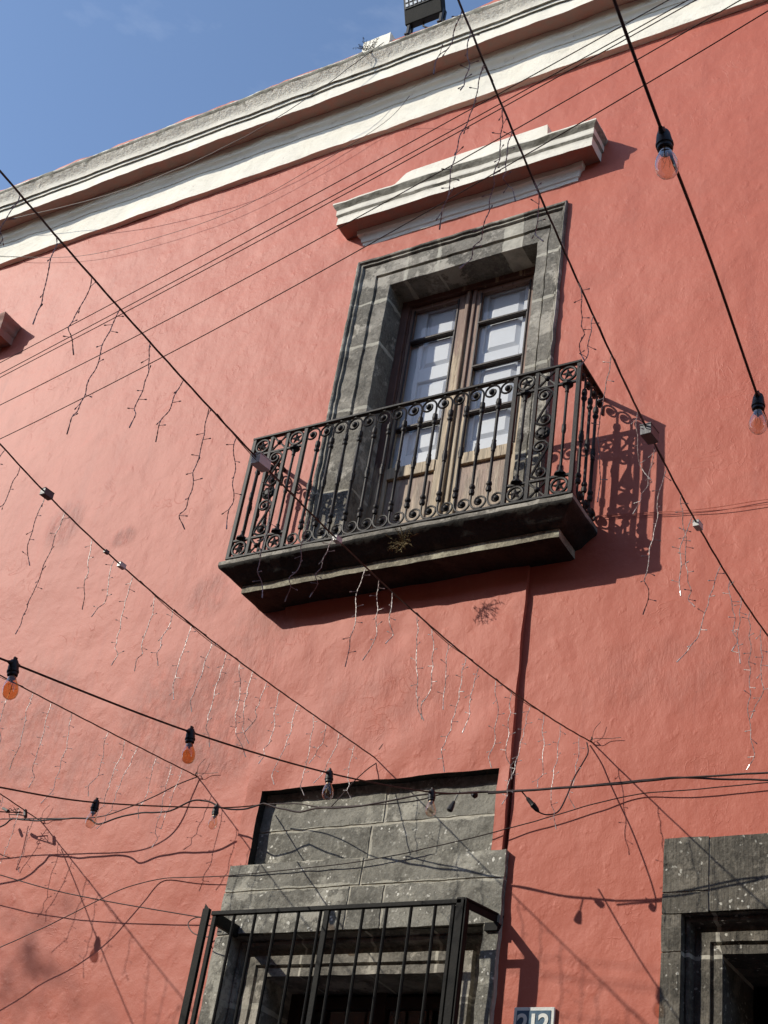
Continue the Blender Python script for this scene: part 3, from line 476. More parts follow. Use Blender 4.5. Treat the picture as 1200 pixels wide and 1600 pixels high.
def u_sweep(mb, x0, x1, ztop, zbot, prof, joints_l, joints_t, joints_r, gap=.013, step=.035, stone=0, mort=1):
    """stone architrave: left jamb, lintel, right jamb; prof (inward, y); cut into stones with mortar between"""
    P, _ = fine(prof, [0]*len(prof), .03); n = len(P)
    def strip(fn, a, c, k):
        mb.cur = k; base = len(mb.v); ts = cuts(a, c, step)
        for t in ts: mb.v += [fn(t, u, y) for u, y in P]
        for i in range(len(ts)-1):
            for j in range(n-1): mb.f.append((base+i*n+j, base+(i+1)*n+j, base+(i+1)*n+j+1, base+i*n+j+1)); mb.mi.append(k)
    def run(fn, a, c, js, gap=gap):
        e = a; g0 = gap
        for q in sorted(js): gap = g0*random.uniform(.6, 1.7); strip(fn, e, q-gap/2, stone); strip(fn, q-gap/2, q+gap/2, mort); e = q+gap/2
        strip(fn, e, c, stone)
    run(lambda t, u, y: (x0+u, y, min(t, ztop) - (u if t >= ztop-1e-6 else 0) if t > ztop-.0001 else min(t, ztop-u)), zbot, ztop, joints_l)
    run(lambda t, u, y: (x1-u, y, min(t, ztop-u)), zbot, ztop, joints_r)
    run(lambda t, u, y: (min(max(t, x0+u), x1-u), y, ztop-u), x0, x1, joints_t)

fp = [(0, .03), (0, -.030), (.010, -.037), (.020, -.033), (.026, -.010), (.034, -.020), (.044, -.020), (.052, .002), (.058, -.004), (.168, -.004), (.171, .018), (.184, .018), (.187, .006), (.292, .006), (.296, .012), (.298, .26)]
b = MB(); u_sweep(b, -4.70, -3.035-.0, 8.86, 6.06, [(u*(1 if u < .2 else 1), y) for u, y in fp],
                  [6.75, 7.44, 8.02, 8.43], [-4.28, -4.02, -3.50], [6.70, 7.33, 8.0, 8.42])
# the surround is a bit narrower on the right jamb
for i, p in enumerate(b.v):
    x, y, z = p
    if x > -3.5:
        u = -3.035 - x
        if u > 0: b.v[i] = (-3.035 - u*(.21/.298), y, z)
b.build('door_surround', [M['stone'], M['mortar']], house, rough=(10, .006), smooth=True)

# ---- french door with shutters behind the glass (parts of the upper opening)
YW = .238
b = MB()
b.box(-4.405, -4.345, YW-.03, YW+.12, 6.06, 8.59); b.box(-3.335, -3.24, YW-.03, YW+.12, 6.06, 8.59); b.box(-4.345, -3.335, YW-.03, YW+.12, 8.52, 8.59)
b.box(-4.345, -4.335, YW-.012, YW+.12, 6.06, 8.52)
fd = b.build('french_door', M['brown'], house, bevel=.004)
bars = {0: [8.175, 7.38], 1: [8.185, 7.785, 7.385]}
for k, (x0, x1, g0, g1) in enumerate(((-4.335, -3.850, -4.305, -3.948), (-3.844, -3.335, -3.765, -3.390))):
    b = MB()
    b.box(x0, g0, YW, YW+.04, 6.08, 8.515); b.box(g1, x1, YW, YW+.04, 6.08, 8.515)
    b.box(g0, g1, YW+.001, YW+.039, 8.475, 8.513); b.box(g0, g1, YW-.008, YW+.038, 6.955, 7.045); b.box(g0, g1, YW+.001, YW+.038, 6.09, 6.22)
    lf = b.build('door_leaf', M['browns'] if k == 0 else M['browns'], fd, bevel=.004)
    b = MB()
    for z in bars[k]: b.box(g0+.001, g1-.001, YW-.006, YW+.03, z-.014, z+.014); b.box(g0+.001, g1-.001, YW-.012, YW-.006, z-.008, z+.006)
    for xx in (g0, g1): b.box(xx-.004, xx+.008, YW-.008, YW+.002, 7.046, 8.474)
    b.build('glazing_bar', M['darkw'], fd, bevel=.002)
    b = MB(); b.quad([(g0, YW+.02, 7.04), (g1, YW+.02, 7.04), (g1, YW+.02, 8.48), (g0, YW+.02, 8.48)]); b.build('pane', M['glass'], fd)
    b = MB(); b.box(g0+.001, g1-.001, YW+.016, YW+.03, 6.22, 6.955); b.box(g0+.03, g1-.03, YW+.006, YW+.016, 6.26, 6.89)
    b.build('door_panel', M['panelw'], fd, bevel=.006)
b = MB(); b.box(-3.880, -3.850, YW-.022, YW-.001, 6.09, 8.515); b.box(-3.828, -3.803, YW-.014, YW-.001, 6.09, 8.515); b.build('astragal', M['browns'], fd, bevel=.006)
for (x0, x1) in ((-4.335, -3.850), (-3.842, -3.335)):
    b = MB(); Y0 = YW+.042; xl = x0+.115; xr = x1-.11
    b.box(x0, xl, Y0, Y0+.03, 6.9, 8.52); b.box(xr, x1, Y0, Y0+.03, 6.9, 8.52)
    for (za, zb) in ((8.47, 8.52), (7.81, 7.93), (6.9, 7.17)): b.box(xl, xr, Y0, Y0+.03, za, zb)
    for (za, zb) in ((7.93, 8.47), (7.17, 7.81)):
        b.box(xl, xr, Y0+.022, Y0+.029, za, zb)
        c = [(xl+.012, za+.012), (xr-.012, za+.012), (xr-.012, zb-.012), (xl+.012, zb-.012)]; d = [(xl+.045, za+.045), (xr-.045, za+.045), (xr-.045, zb-.045), (xl+.045, zb-.045)]
        for i in range(4):
            j = (i+1) % 4; b.quad([(c[i][0], Y0+.0215, c[i][1]), (c[j][0], Y0+.0215, c[j][1]), (d[j][0], Y0+.004, d[j][1]), (d[i][0], Y0+.004, d[i][1])])
        b.quad([(q[0], Y0+.004, q[1]) for q in d])
    b.build('shutter', M['shut'], fd, bevel=.003)
b = MB(); b.box(-4.41, -3.24, .40, .42, 6.0, 8.9); b.build('dark_backing', M['dark'], fd)  # dark sheet stands in for the unlit room behind the shutters

# ---- lower window: lintel stones, niche stones, moulded recess
b = MB()
def stones(mb, rects, y0, y1, r=.006):
    for (x0, x1, z0, z1) in rects: mb.cur = 0; e_ = [r*random.uniform(.25, .9) for _ in range(4)]; mb.rbox(x0+e_[0], x1-e_[1], y0+random.uniform(-.001, .001), y1, z0+e_[2], z1-e_[3], .03)
stones(b, [(-4.75, -3.814, 4.415, 4.72), (-3.814, -3.0, 4.42, 4.72), (-4.75, -3.878, 4.20, 4.415), (-3.878, -3.0, 4.21, 4.42)], .038, .12, .012)
b.cur = 1; b.rbox(-4.75, -3.0, .0425, .11, 4.15, 4.73, .035)
b.build('niche_stonework', [M['stonef'], M['mortar']], house, rough=(10, .0055), smooth=True)
b = MB()
stones(b, [(-4.72, -3.857, 4.052, 4.205), (-3.857, -3.022, 4.050, 4.20), (-4.722, -3.912, 3.812, 4.052), (-3.912, -3.70, 3.812, 4.05), (-3.70, -3.022, 3.812, 4.05)], -.036, .12, .010)
for (xa, xb) in ((-4.722, -4.606), (-3.118, -3.024)): stones(b, [(xa, xb, 3.30, 3.812), (xa, xb, 2.75, 3.30), (xa, xb, 2.1, 2.75), (xa, xb, .9, 2.1)], -.036, .12, .010)
b.cur = 1; b.rbox(-4.715, -4.612, -.0305, .11, .9, 4.19, .035); b.rbox(-3.112, -3.03, -.0305, .11, .9, 4.19, .035); b.rbox(-4.608, -3.116, -.0305, .11, 3.82, 4.19, .035)
b.build('window_surround', [M['stonef'], M['mortar']], house, rough=(10, .006), smooth=True)
wp = [(-.004, .0), (0, -.030), (.006, .045), (.018, .036), (.032, .040), (.042, .085), (.083, .085), (.086, .050), (.131, .050), (.134, .066), (.147, .066), (.149, .054), (.192, .054), (.197, .36)]
b = MB(); u_sweep(b, -4.61, -3.114, 3.808, .9, wp, [2.4, 3.05, 3.46], [-4.2, -3.78, -3.4], [2.3, 2.9, 3.5])
b.build('window_moulding', [M['stone'], M['mortar']], house, rough=(9, .004), smooth=True)
b = MB(); X0, X1 = -4.415, -3.31
for (xa, xb) in ((X0, X0+.07), (-3.90, -3.82), (X1-.07, X1)): b.box(xa, xb, .33, .39, .9, 3.61)
for z in (3.56, 3.1, 2.6): b.box(X0+.07, -3.90, .332, .388, z-.03, z+.03); b.box(-3.82, X1-.07, .332, .388, z-.03, z+.03)
wd = b.build('window_frame', M['darkw'], house, bevel=.004)
b = MB(); b.box(X0+.07, -3.90, .355, .36, .9, 3.56); b.box(-3.82, X1-.07, .355, .36, .9, 3.56); b.build('pane', M['glass'], wd)

# ---- right doorway
b = MB()
stones(b, [(-2.222, -2.0, 3.94, 4.205), (-2.0, -1.3, 3.84, 4.20), (-1.3, -.52, 3.84, 4.20), (-2.222, -2.0, 3.838, 3.94)], -.014, .12, .007)
b.v = [(x, y, z) for (x, y, z) in b.v]
stones(b, [(-2.222, -2.125, 3.665, 3.838), (-2.222, -2.125, 3.1, 3.665), (-2.222, -2.125, 2.4, 3.1), (-2.222, -2.125, 1.5, 2.4), (-2.222, -2.125, 0, 1.5), (-.61, -.52, 2.8, 3.838), (-.61, -.52, 1.4, 2.8), (-.61, -.52, 0, 1.4)], -.013, .12, .007)
b.cur = 1; b.rbox(-2.218, -2.13, -.0085, .11, 0, 4.19, .035); b.rbox(-2.128, -.53, -.0085, .11, 3.85, 4.19, .035)
ds = b.build('doorway_surround', [M['stoned'], M['mortar']], house, rough=(8, .0035), smooth=True)
dp = [(-.002, .0), (0, -.010), (.004, .030), (.014, .022), (.027, .022), (.036, .078), (.062, .078), (.066, .055), (.109, .055), (.112, .074), (.124, .074), (.127, .058), (.166, .058), (.170, .5)]
b = MB(); u_sweep(b, -2.125, -.61, 3.838, 0, dp, [3.66, 2.9, 2.1], [-1.98, -1.2], [3.4, 2.5])
b.build('doorway_moulding', [M['stoned'], M['mortar']], house, rough=(9, .003), smooth=True)

# ---------------------------------------------------------------- balcony
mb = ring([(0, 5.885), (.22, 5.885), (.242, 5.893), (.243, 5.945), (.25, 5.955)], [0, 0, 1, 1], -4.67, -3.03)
slab2 = mb
bal = None
mb2 = ring([(.24, 5.945), (.275, 5.955), (.30, 5.98), (.335, 6.01), (.362, 6.028), (.368, 6.045), (.366, 6.072), (.0, 6.082)], [0, 0, 0, 0, 0, 2, 2], -4.67, -3.03)
off = len(mb.v); mb.v += mb2.v; mb.f += [tuple(i+off for i in f) for f in mb2.f]; mb.mi += mb2.mi
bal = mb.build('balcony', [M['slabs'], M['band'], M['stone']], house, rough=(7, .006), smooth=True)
XL, XR, YF, ZB, ZT = -4.985, -2.685, -.350, 6.088, 7.022
b = MB(); h = .011
b.box(XL-.014, XR+.014, YF-.016, YF+.016, ZT, ZT+.016); b.box(XL-.016, XL+.016, YF+.016, 0, ZT, ZT+.016); b.box(XR-.016, XR+.016, YF+.016, 0, ZT, ZT+.016)
b.build('handrail', M['iron'], bal, bevel=.003)
b = MB(); b.box(XL-.012, XR+.012, YF-.014, YF+.014, ZB-.008, ZB+.008); b.box(XL-.012, XL+.012, YF+.014, 0, ZB-.008, ZB+.008); b.box(XR-.012, XR+.012, YF+.014, 0, ZB-.008, ZB+.008)
b.build('bottom_rail', M['iron'], bal, bevel=.003)
def spiral(c, fn, a0, a1, r0, r1, n=26):
    return [fn(c[0]+(r0+(r1-r0)*i/n)*math.cos(a0+(a1-a0)*i/n), c[1]+(r0+(r1-r0)*i/n)*math.sin(a0+(a1-a0)*i/n)) for i in range(n+1)]
BP = [(.0055, 0), (.0055, .015), (.013, .02), (.0155, .035), (.013, .05), (.008, .055), (.014, .062), (.016, .072), (.012, .085), (.0085, .09), (.0085, .30), (.012, .305), (.0105, .315), (.0145, .335), (.0145, .35), (.0105, .37), (.012, .38), (.0085, .385),
      (.0085, .605), (.013, .61), (.016, .622), (.013, .634), (.009, .638), (.013, .645), (.0155, .66), (.013, .685), (.0055, .69), (.0055, .705)]
def baluster(u, fn, top=True, bot=True, rod=True, sp=.1077, dirn=(0, 0, 1)):
    mb = MB(); z0 = ZB+.105
    if rod: mb.lathe([(r*(1.1+.1*random.random()), h_*(.715/.705)) for r, h_ in BP], fn(u, z0), (0, 0, 1), 9)
    if top:
        c = (u-sp*.53, ZT-.063); p = [fn(u, z0+.71), fn(u+.001, ZT-.085)] + spiral(c, fn, 0, PI*2.75, sp*.53, .016)
        mb.tube(p, .0066, 5); mb.ball(fn(*c), .0185, 1, 1, 1); mb.box(-.001, .001, -.001, .001, -.001, .001, Matrix.Translation(Vector(fn(c[0], ZT-.003))) @ Matrix.Scale(7, 4))
    if bot:
        c = (u+sp*.53, ZB+.066); p = [fn(u, z0+.005), fn(u-.001, ZB+.085)] + spiral(c, fn, PI, PI*3.75, sp*.53, .016)
        mb.tube(p, .0066, 5); mb.ball(fn(*c), .0185)
    return mb.build('baluster', M['iron'], bal, smooth=True)
front = lambda u, z: Vector((u, YF, z)); right = lambda u, z: Vector((XR, u, z)); left = lambda u, z: Vector((XL, u, z))
PWID = .405
xa = XL+PWID; xb = XR-PWID; sp = (xb-xa)/14
for i in range(1, 14): baluster(xa+sp*i+random.uniform(-.003, .003), front, sp=sp*random.uniform(.97, 1.02))
baluster(xb, front, True, False, False, sp); baluster(xa, front, False, True, False, sp)
for fn in (right, left):
    for i, u in enumerate((-.262, -.175, -.088)): baluster(u, fn, sp=.086)
    baluster(-.002, fn, True, False, False, .086)
def star_pts(cx, cz, R_, r_, rot=0):
    return [(cx+(R_ if k % 2 == 0 else r_)*math.cos(PI/2+rot+k*PI/5), cz+(R_ if k % 2 == 0 else r_)*math.sin(PI/2+rot+k*PI/5)) for k in range(10)]
def panel(x0, x1):
    xs = [x0, x0+PWID*.345, x0+PWID*.655, x1]; hc = .118; zt = ZT; zb = ZB
    b = MB()
    for x in (x0, x1): b.box(x-.0135, x+.0135, YF-.0115, YF+.0115, ZB, ZT)
    for x in xs[1:3]: b.box(x-.0115, x+.0115, YF-.009, YF+.009, ZB+.008, ZT)
    for z in (ZT-hc-.012, ZB+hc+.012):
        for a, c in ((x0+.011, xs[1]-.009), (xs[1]+.009, xs[2]-.009), (xs[2]+.009, x1-.011)): b.box(a, c, YF-.008, YF+.008, z-.008, z+.008)
    b.build('panel_frame', M['iron'], bal, bevel=.002)
    F3 = lambda u, v, d: (u, YF+d, v)
    for z in (ZT-(hc+.004)/2, ZB+.008+(hc-.004)/2):
        for k in (0, 2):
            cx = (xs[k]+xs[k+1])/2; b = MB(); ri = (hc-.004)/2
            b.tube([front(cx+(ri-.008)*math.cos(a*PI/10), z+(ri-.008)*math.sin(a*PI/10)) for a in range(21)], .0095, 6, False)
            sp_ = star_pts(cx, z, ri-.010, .018, .15); cen = (cx, YF-.012, z)
            for i in range(10):
                j = (i+1) % 10; b.quad([(sp_[i][0], YF-.002, sp_[i][1]), (sp_[j][0], YF-.002, sp_[j][1]), cen]); b.quad([(sp_[j][0], YF+.002, sp_[j][1]), (sp_[i][0], YF+.002, sp_[i][1]), (cx, YF+.008, z)])
            for sx in (-1, 1):
                for sz in (-1, 1): b.ball((cx+sx*(ri+.001), YF, z+sz*(ri-.006)), .009, n=6)
            b.build('star_medallion', M['iron'], bal, smooth=True)
        cx = (xs[1]+xs[2])/2; b = MB(); r2 = (xs[2]-xs[1])/2-.008; rz = (hc-.006)/2
        b.tube([front(cx-r2, z-rz), front(cx, z), front(cx+r2, z+rz)], [.009, .005, .009], 5); b.tube([front(cx-r2, z+rz), front(cx, z), front(cx+r2, z-rz)], [.009, .005, .009], 5)
        b.lathe([(.004, -.018), (.014, -.012), (.018, -.004), (.018, .004), (.012, .01)], front(cx, z), (0, 1, 0), 8)
        b.build('cross_medallion', M['iron'], bal, smooth=True)
    z0 = ZB+hc+.02; z1 = ZT-hc-.02
    for k in (0, 2):
        cx = (xs[k]+xs[k+1])/2; H = z1-z0; b = MB()
        b.lathe([(.035, 0), (.032, .012), (.018, .018), (.014, .03), (.011, .05), (.013, .055), (.0085, .06), (.0085, H*.45), (.0125, H*.46), (.0135, H*.49), (.0135, H*.51), (.0125, H*.54), (.0085, H*.55), (.0085, H-.065), (.013, H-.06), (.011, H-.05), (.014, H-.03), (.018, H-.02), (.033, H-.012), (.036, H)], front(cx, z0), (0, 0, 1), 9)
        b.build('slim_baluster', M['iron'], bal, smooth=True)
    cx = (xs[1]+xs[2])/2; zc = (z0+z1)/2; w2 = (xs[2]-xs[1])/2-.012
    b = MB()
    b.lathe([(.012, -.016), (.020, -.014), (.024, -.006), (.036, -.010), (.044, -.004), (.050, .001), (.046, .007), (.012, .009)], front(cx, zc), (0, 1, 0), 18)
    for k in range(6): b.ball((cx+.030*math.cos(k*PI/3), YF-.009, zc+.030*math.sin(k*PI/3)), .010, n=6)
    b.build('rosette', M['iron'], bal, smooth=True)
    for sc in ((zc+.052+z1)/2, (zc-.052+z0)/2):
        HH = (z1-zc-.052)/2; cu = (-.008, HH-.047)
        half = [(cu[0]+(.016+(w2-.016)*i/26)*math.cos(2.62*PI-(2.72*PI)*i/26), cu[1]+(.016+(.047-.016)*i/26)*math.sin(2.62*PI-(2.72*PI)*i/26)) for i in range(27)]
        pth = half + [(-p[0], -p[1]) for p in half[::-1]]
        b = MB(); b.tube(smoothpath([front(cx+p[0], sc+p[1]) for p in pth[::2]], 3), .0082, 6)
        for s_ in (1, -1): b.ball(front(cx+s_*cu[0], sc+s_*cu[1]), .017)
        b.build('scroll', M['iron'], bal, smooth=True)
panel(XL, xa); panel(xb, XR)

# ---------------------------------------------------------------- window grille
gr = empty('window_grille', (-3.87, -.13, 3.0), 'black steel bar grille boxed out over the lower window', 'window grille')
G = -.26; b = MB()
b.box(-4.60, -3.125, G-.002, G+.024, 3.840, 3.862)            # top rail
b.box(-4.655, -4.612, G-.01, G+.012, .9, 3.875); b.box(-4.590, -4.566, G, G+.02, .9, 3.835); b.box(-3.895, -3.865, G-.002, G+.014, .9, 3.835)
b.box(-3.178, -3.160, G, G+.02, .9, 3.835); b.box(-3.152, -3.112, G-.002, G+.028, .9, 3.87); b.box(-3.106, -3.098, G, G+.04, .9, 3.86)
b.box(-4.6, -3.11, G, G+.025, 1.0, 1.03)
b.quad([(-4.655, G, 3.873), (-4.652, G, 3.905), (-4.612, G, 3.868)]); b.box(-4.60, -4.575, G+.03, -.03, 3.80, 3.862)
b.build('grille_frame', M['grille'], gr, bevel=.002)
b = MB(); b.prism([(-3.14, G), (-3.10, G), (-3.025, .0), (-3.08, .0)], lambda u, v, d: (u, v, d), 3.858, 3.868); b.prism([(-3.108, G+.03), (-3.098, G+.03), (-3.03, -.0), (-3.04, -.0)], lambda u, v, d: (u, v, d), 3.822, 3.858)
b.box(-3.10, -3.03, -.05, -.005, 3.78, 3.82)
b.build('wall_bracket', M['grille'], gr, bevel=.001)
for x in (-4.455, -4.322, -4.188, -4.055, -3.922, -3.811, -3.674, -3.539, -3.402, -3.269):
    b = MB(); b.tube([(x, G+.012, .9), (x, G+.012, 3.840)], .0083, 8); b.build('bar', M['grille'], gr, smooth=True)
for X in (-4.60, -3.115):
    for y in (-.17, -.085):
        pass

# ---------------------------------------------------------------- number plate
pl = empty('house_number_plate', (-2.82, -.01, 3.355), 'small blue enamel house number plate 212 with white border on the pink wall', 'house number')
b = MB(); b.box(-2.921, -2.719, -.014, .0, 3.285, 3.425); b.build('plate_border', M['enw'], pl, bevel=.002)
b = MB(); b.box(-2.905, -2.735, -.0165, -.0135, 3.301, 3.409); b.build('plate_field', M['blue'], pl)
for i, ch in enumerate('212'):
    fc = bpy.data.curves.new('digit', 'FONT'); fc.body = ch; fc.size = .118; fc.extrude = .0008; fc.offset = .0028; fc.align_x = 'CENTER'
    to = bpy.data.objects.new('digit_text', fc); COL.objects.link(to); bpy.context.view_layer.update()
    me = bpy.data.meshes.new_from_object(to.evaluated_get(bpy.context.evaluated_depsgraph_get())); bpy.data.objects.remove(to)
    me.materials.append(M['enw']); o = bpy.data.objects.new('digit', me); COL.objects.link(o); o.parent = pl
    o.location = Vector((-2.873+i*.053, -.0182, 3.311)) - Vector(pl.location); o.rotation_euler = (PI/2, 0, 0)

# ---------------------------------------------------------------- on the roof edge
fl = empty('floodlight', (-4.31, -.2, 11.09), 'black LED floodlight standing on short legs on the cornice edge', 'floodlight')
T = Matrix.Translation((-4.33, -.28, 11.225)) @ Matrix.Rotation(math.radians(22), 4, 'X') @ Matrix.Rotation(math.radians(0), 4, 'Y')
b = MB(); b.box(-.17, .17, -.04, .04, 0, .46, T); hs = b.build('housing', M['grille'], fl, bevel=.006)
b = MB(); b.box(-.160, .160, -.046, -.0405, .14, .44, T); b.build('led_panel', M['black'], hs)
b = MB()
for i in range(8):
    for k in range(7): b.box(-.145+i*.0385, -.122+i*.0385, -.051, -.0465, .155+k*.04, .178+k*.04, T)
b.build('led', M['led'], hs)
for x in (-4.47, -4.17):
    b = MB(); b.box(x-.012, x+.012, -.31, -.285, 11.07, 11.27); b.box(x-.014, x+.014, -.27, -.25, 11.08, 11.28); b.box(x-.02, x+.02, -.32, -.22, 11.085, 11.1); b.build('bracket_leg', M['black'], fl, bevel=.002)
b = MB(); b.tube(smoothpath([(-4.36, -.25, 11.25), (-4.34, -.28, 11.16), (-4.28, -.26, 11.12), (-4.2, -.2, 11.10)]), .008, 6); b.build('cord', M['black'], fl, smooth=True)
b = MB(); b.rbox(-4.885, -4.625, -.32, -.06, 11.0, 11.185, .04)
tag(b.build('concrete_block', M['white'], loc=(-4.755, -.19, 11.0), rough=(6, .006), smooth=True), 'cream plastered block standing on the cornice left of the floodlight', 'block')

def weed(name, base, n, length, mt, label, down=.0, spread=1.0):
    mb = MB()
    for i in range(n):
        a = random.uniform(-1, 1)*spread; p = Vector(base) + Vector((random.uniform(-.03, .03), 0, 0)); P = [p]; d = Vector((a*.7, -.35+random.uniform(-.4, .2), (-.9 if random.random() < down else .8)*random.uniform(.5, 1))).normalized()
        for k in range(6):
            d = (d + Vector((random.uniform(-.5, .5), random.uniform(-.3, .3), random.uniform(-.5, .3)))*.6).normalized(); P.append(P[-1]+d*length/6)
            for q in range(2):
                s_ = P[-1]; e = Vector((random.uniform(-1, 1), random.uniform(-1, 1), random.uniform(-1, 1)))*.010
                mb.quad([s_, s_+e, s_+e*1.5+Vector((.004, .003, 0)), s_+Vector((.003, -.002, .003))])
        mb.tube(P, .0012, 3)
    tag(mb.build(name, mt, loc=base), label, 'weed'); return
weed('dry_weed', (-3.70, -.375, 5.95), 22, .09, M['weed'], 'dry straw coloured weed growing from the balcony slab edge', .65, 1.3)
weed('dead_weed', (-4.80, -.33, 11.03), 16, .11, M['weedd'], 'dark dead weed sprouting in front of the cream block on the cornice', .1, 1.6)

# ---------------------------------------------------------------- cables and lights
def tubes(mb, path, r, n=6, strands=1, tw=2.2, off=None):
    if strands == 1: mb.tube(path, r, n); return
    off = off or r*.95
    for s_ in range(strands):
        P = []
        for i, p in enumerate(path):
            a = i*tw + s_*2*PI/strands; t = (path[min(i+1, len(path)-1)]-path[max(i-1, 0)]).normalized(); u = t.orthogonal().normalized(); c = t.cross(u)
            P.append(p + (u*math.cos(a)+c*math.sin(a))*off)
        mb.tube(P, r, n)
def resample(P, step):
    P = [Vector(p) for p in P]; out = [P[0]]; acc = 0
    for a, c in zip(P[:-1], P[1:]):
        L_ = (c-a).length; n = max(1, int(L_/step))
        for k in range(1, n+1): out.append(a.lerp(c, k/n))
    return out
def strand_mesh(p, L_, mb, led=True):
    """one hanging drop: a twisted pair with small stubby lamps along it"""
    n = max(5, int(L_/.035)); P = [Vector(p)]; d = Vector((0, 0, -1)); drift = Vector((random.uniform(-.14, .14), random.uniform(-.1, .1), 0))
    for i in range(n):
        d = (Vector((0, 0, -1)) + drift + Vector((random.uniform(-.5, .5), random.uniform(-.4, .4), 0))*(.5 if i < n-3 else 1.2)).normalized()
        P.append(P[-1]+d*L_/n)
    S_ = smoothpath(P, 3); tubes(mb, S_, .0011, 4, 2, 1.9, .0012)
    k = 1; side = random.choice((-1, 1))
    while k < len(P)-1:
        p0 = P[k]; a = random.uniform(-.9, .9) + (0 if side > 0 else PI); e = p0 + Vector((math.cos(a)*.021, math.sin(a)*.021, random.uniform(-.012, .012))); mb.tube([p0, e], .0010, 4)
        q = e + (e-p0)*.35 ; mb.cur = 1; mb.tube([e, q], .0022, 5); mb.cur = 0; side *= -1; k += random.choice((1, 2, 2))
    p0 = P[-1]; mb.cur = 1; mb.tube([p0, p0+(P[-1]-P[-2]).normalized()*.022], .0024, 5); mb.cur = 0
cl = {'c1': ('icicle light string whose cable passes before the balcony and ends right of the niche', 'c1'),
      'c2': ('icicle light string on the cable tied to the wall above the stone niche', 'c2'),
      'c3': ('icicle light string on the short cable tied to the wall left of the stone niche', 'c3'),
      'c4': ('icicle light string at the far left edge, its cable tied near the knot of clips', 'c4'),
      'c5': ('icicle light string on the steep cable crossing the pediment and the balcony shadow at right', 'c5')}
bigbox = {'c1': [(0, .055, 'plastic'), (1, .03, 'plastic')], 'c2': [(0, .042, 'pgrey'), (1, .02, 'pgrey'), (2, .03, 'plastic')], 'c5': [(0, .058, 'pgrey'), (1, .034, 'plastic')]}
for k in ('c1', 'c2', 'c3', 'c4', 'c5'):
    A = D[k][0]; e = empty('icicle_light_string', A, cl[k][0], 'light string', 'icicle light strings across the street')
    P = resample(D[k], .03); b = MB(); tubes(b, P, .0018, 5, 3, .55, .0022)
    for q in range(3):                                # slack loops of thinner wire tied along the cable
        i0 = random.randint(10, len(P)-30); sl_ = [P[i0+j] + Vector((.003, 0, -.018*math.sin(PI*j/14)+.004)) for j in range(15)]; b.tube(sl_, .0016, 4)
    b.build('cable', M['steel'], e, smooth=True)
    b = MB(); a = Vector(A); b.tube([a+Vector((0, .03, 0)), a+Vector((0, -.02, 0)), a+Vector((.012, -.028, .008)), a+Vector((.004, -.02, .018))], .004, 5)
    b.tube(smoothpath([a+Vector((0, -.02, 0)), a+Vector((.03, -.03, .004)), a+Vector((.09, -.012, .006)), a+Vector((.16, -.012, .004))]), .0016, 4); b.tube(smoothpath([a, a+Vector((.02, -.03, .05)), a+Vector((.05, -.02, .10))]), .0013, 4)
    b.build('wall_hook', M['cable'], e, smooth=True)
    for (x, y, z, L_) in D['strands'][k]:
        b = MB(); strand_mesh((x, y, z), L_, b); b.build('light_strand', [M['strand'], M['tip']] if y > -1.9 else [M['strandd'], M['strandd']], e, smooth=True)
    for (i, s_, mt) in bigbox.get(k, []):
        q = Vector(D['boxes'][k][i]); t = (Vector(D[k][12])-Vector(D[k][2])).normalized()
        Rm = t.to_track_quat('X', 'Z').to_matrix().to_4x4(); T = Matrix.Translation(q) @ Rm
        b = MB(); b.box(-s_*.62, s_*.62, -s_*.36, s_*.36, -s_*.38, s_*.30, T); b.box(-s_*.66, s_*.66, -s_*.39, s_*.39, s_*.30, s_*.38, T); b.build('junction_box', M[mt], e, bevel=.0015)

def festoon(name, path, bulbs, label, r, kinds, tilt=(0, 0, 0, 0), size=1.0, cable='cable'):
    e = empty(name, path[0], label, 'festoon lights', 'festoon bulb strings')
    b = MB(); P = smoothpath(path, 10); b.tube(P, r, 7); b.build('cord', M[cable], e, smooth=True)
    for p, kd, tl in zip(bulbs, kinds, tilt):
        ax = (Vector((0, 0, 1)) - R*tl).normalized(); up = lambda h_: p + ax*h_; side = lambda v: ax.to_track_quat('Z', 'Y') @ Vector(v)
        p = Vector(p); i = min(range(len(P)), key=lambda j: (P[j]-p).length); p = Vector(P[i]); t = (P[min(i+1, len(P)-1)]-P[max(i-1, 0)]).normalized(); s_ = size
        b = MB(); b.tube([p-t*.026*s_, p-t*.012*s_, p, p+t*.012*s_, p+t*.026*s_], [r*1.2, .0085*s_, .011*s_, .0085*s_, r*1.2], 8)
        b.lathe([(.006, .012), (.012, .010), (.0145, .002), (.0155, -.006), (.0165, -.014), (.0165, -.022), (.0185, -.024), (.0185, -.030), (.0160, -.032), (.0165, -.040), (.014, -.043)], p, ax, 14)
        b.box(-.003, .003, -.006, .006, .008, .022, Matrix.Translation(p))
        so_ = b.build('bulb_socket', M['black'], e, smooth=True)
        b = MB(); b.lathe([(.0125, -.040), (.0130, -.050), (.0165, -.060), (.0215, -.072), (.0240, -.084), (.0242, -.092), (.0225, -.103), (.0175, -.112), (.010, -.1175), (.0008, -.119)], p, ax, 20)
        b.build('bulb', M[kd], so_, smooth='all')
        b = MB(); b.lathe([(.0115, -.038), (.0118, -.052), (.006, -.054), (.003, -.062), (.001, -.064)], p, ax, 10)
        for a in range(4): b.tube([p+side((.002, .002, -.062)), p+side((.008*math.cos(a*PI/2), .008*math.sin(a*PI/2), -.070)), p+side((.009*math.cos(a*PI/2+.8), .009*math.sin(a*PI/2+.8), -.090))], .0004, 3)
        b.build('filament', M['brass'], so_, smooth=True)
    return e
festoon('festoon_string', D['cord7'], D['bulb_tops']['cord7'], 'black festoon cord with two amber and two clear bulbs slanting down to the niche top',   .0036, ['amber', 'amber', 'clear', 'clear'], (.17, .12, .08, .05))
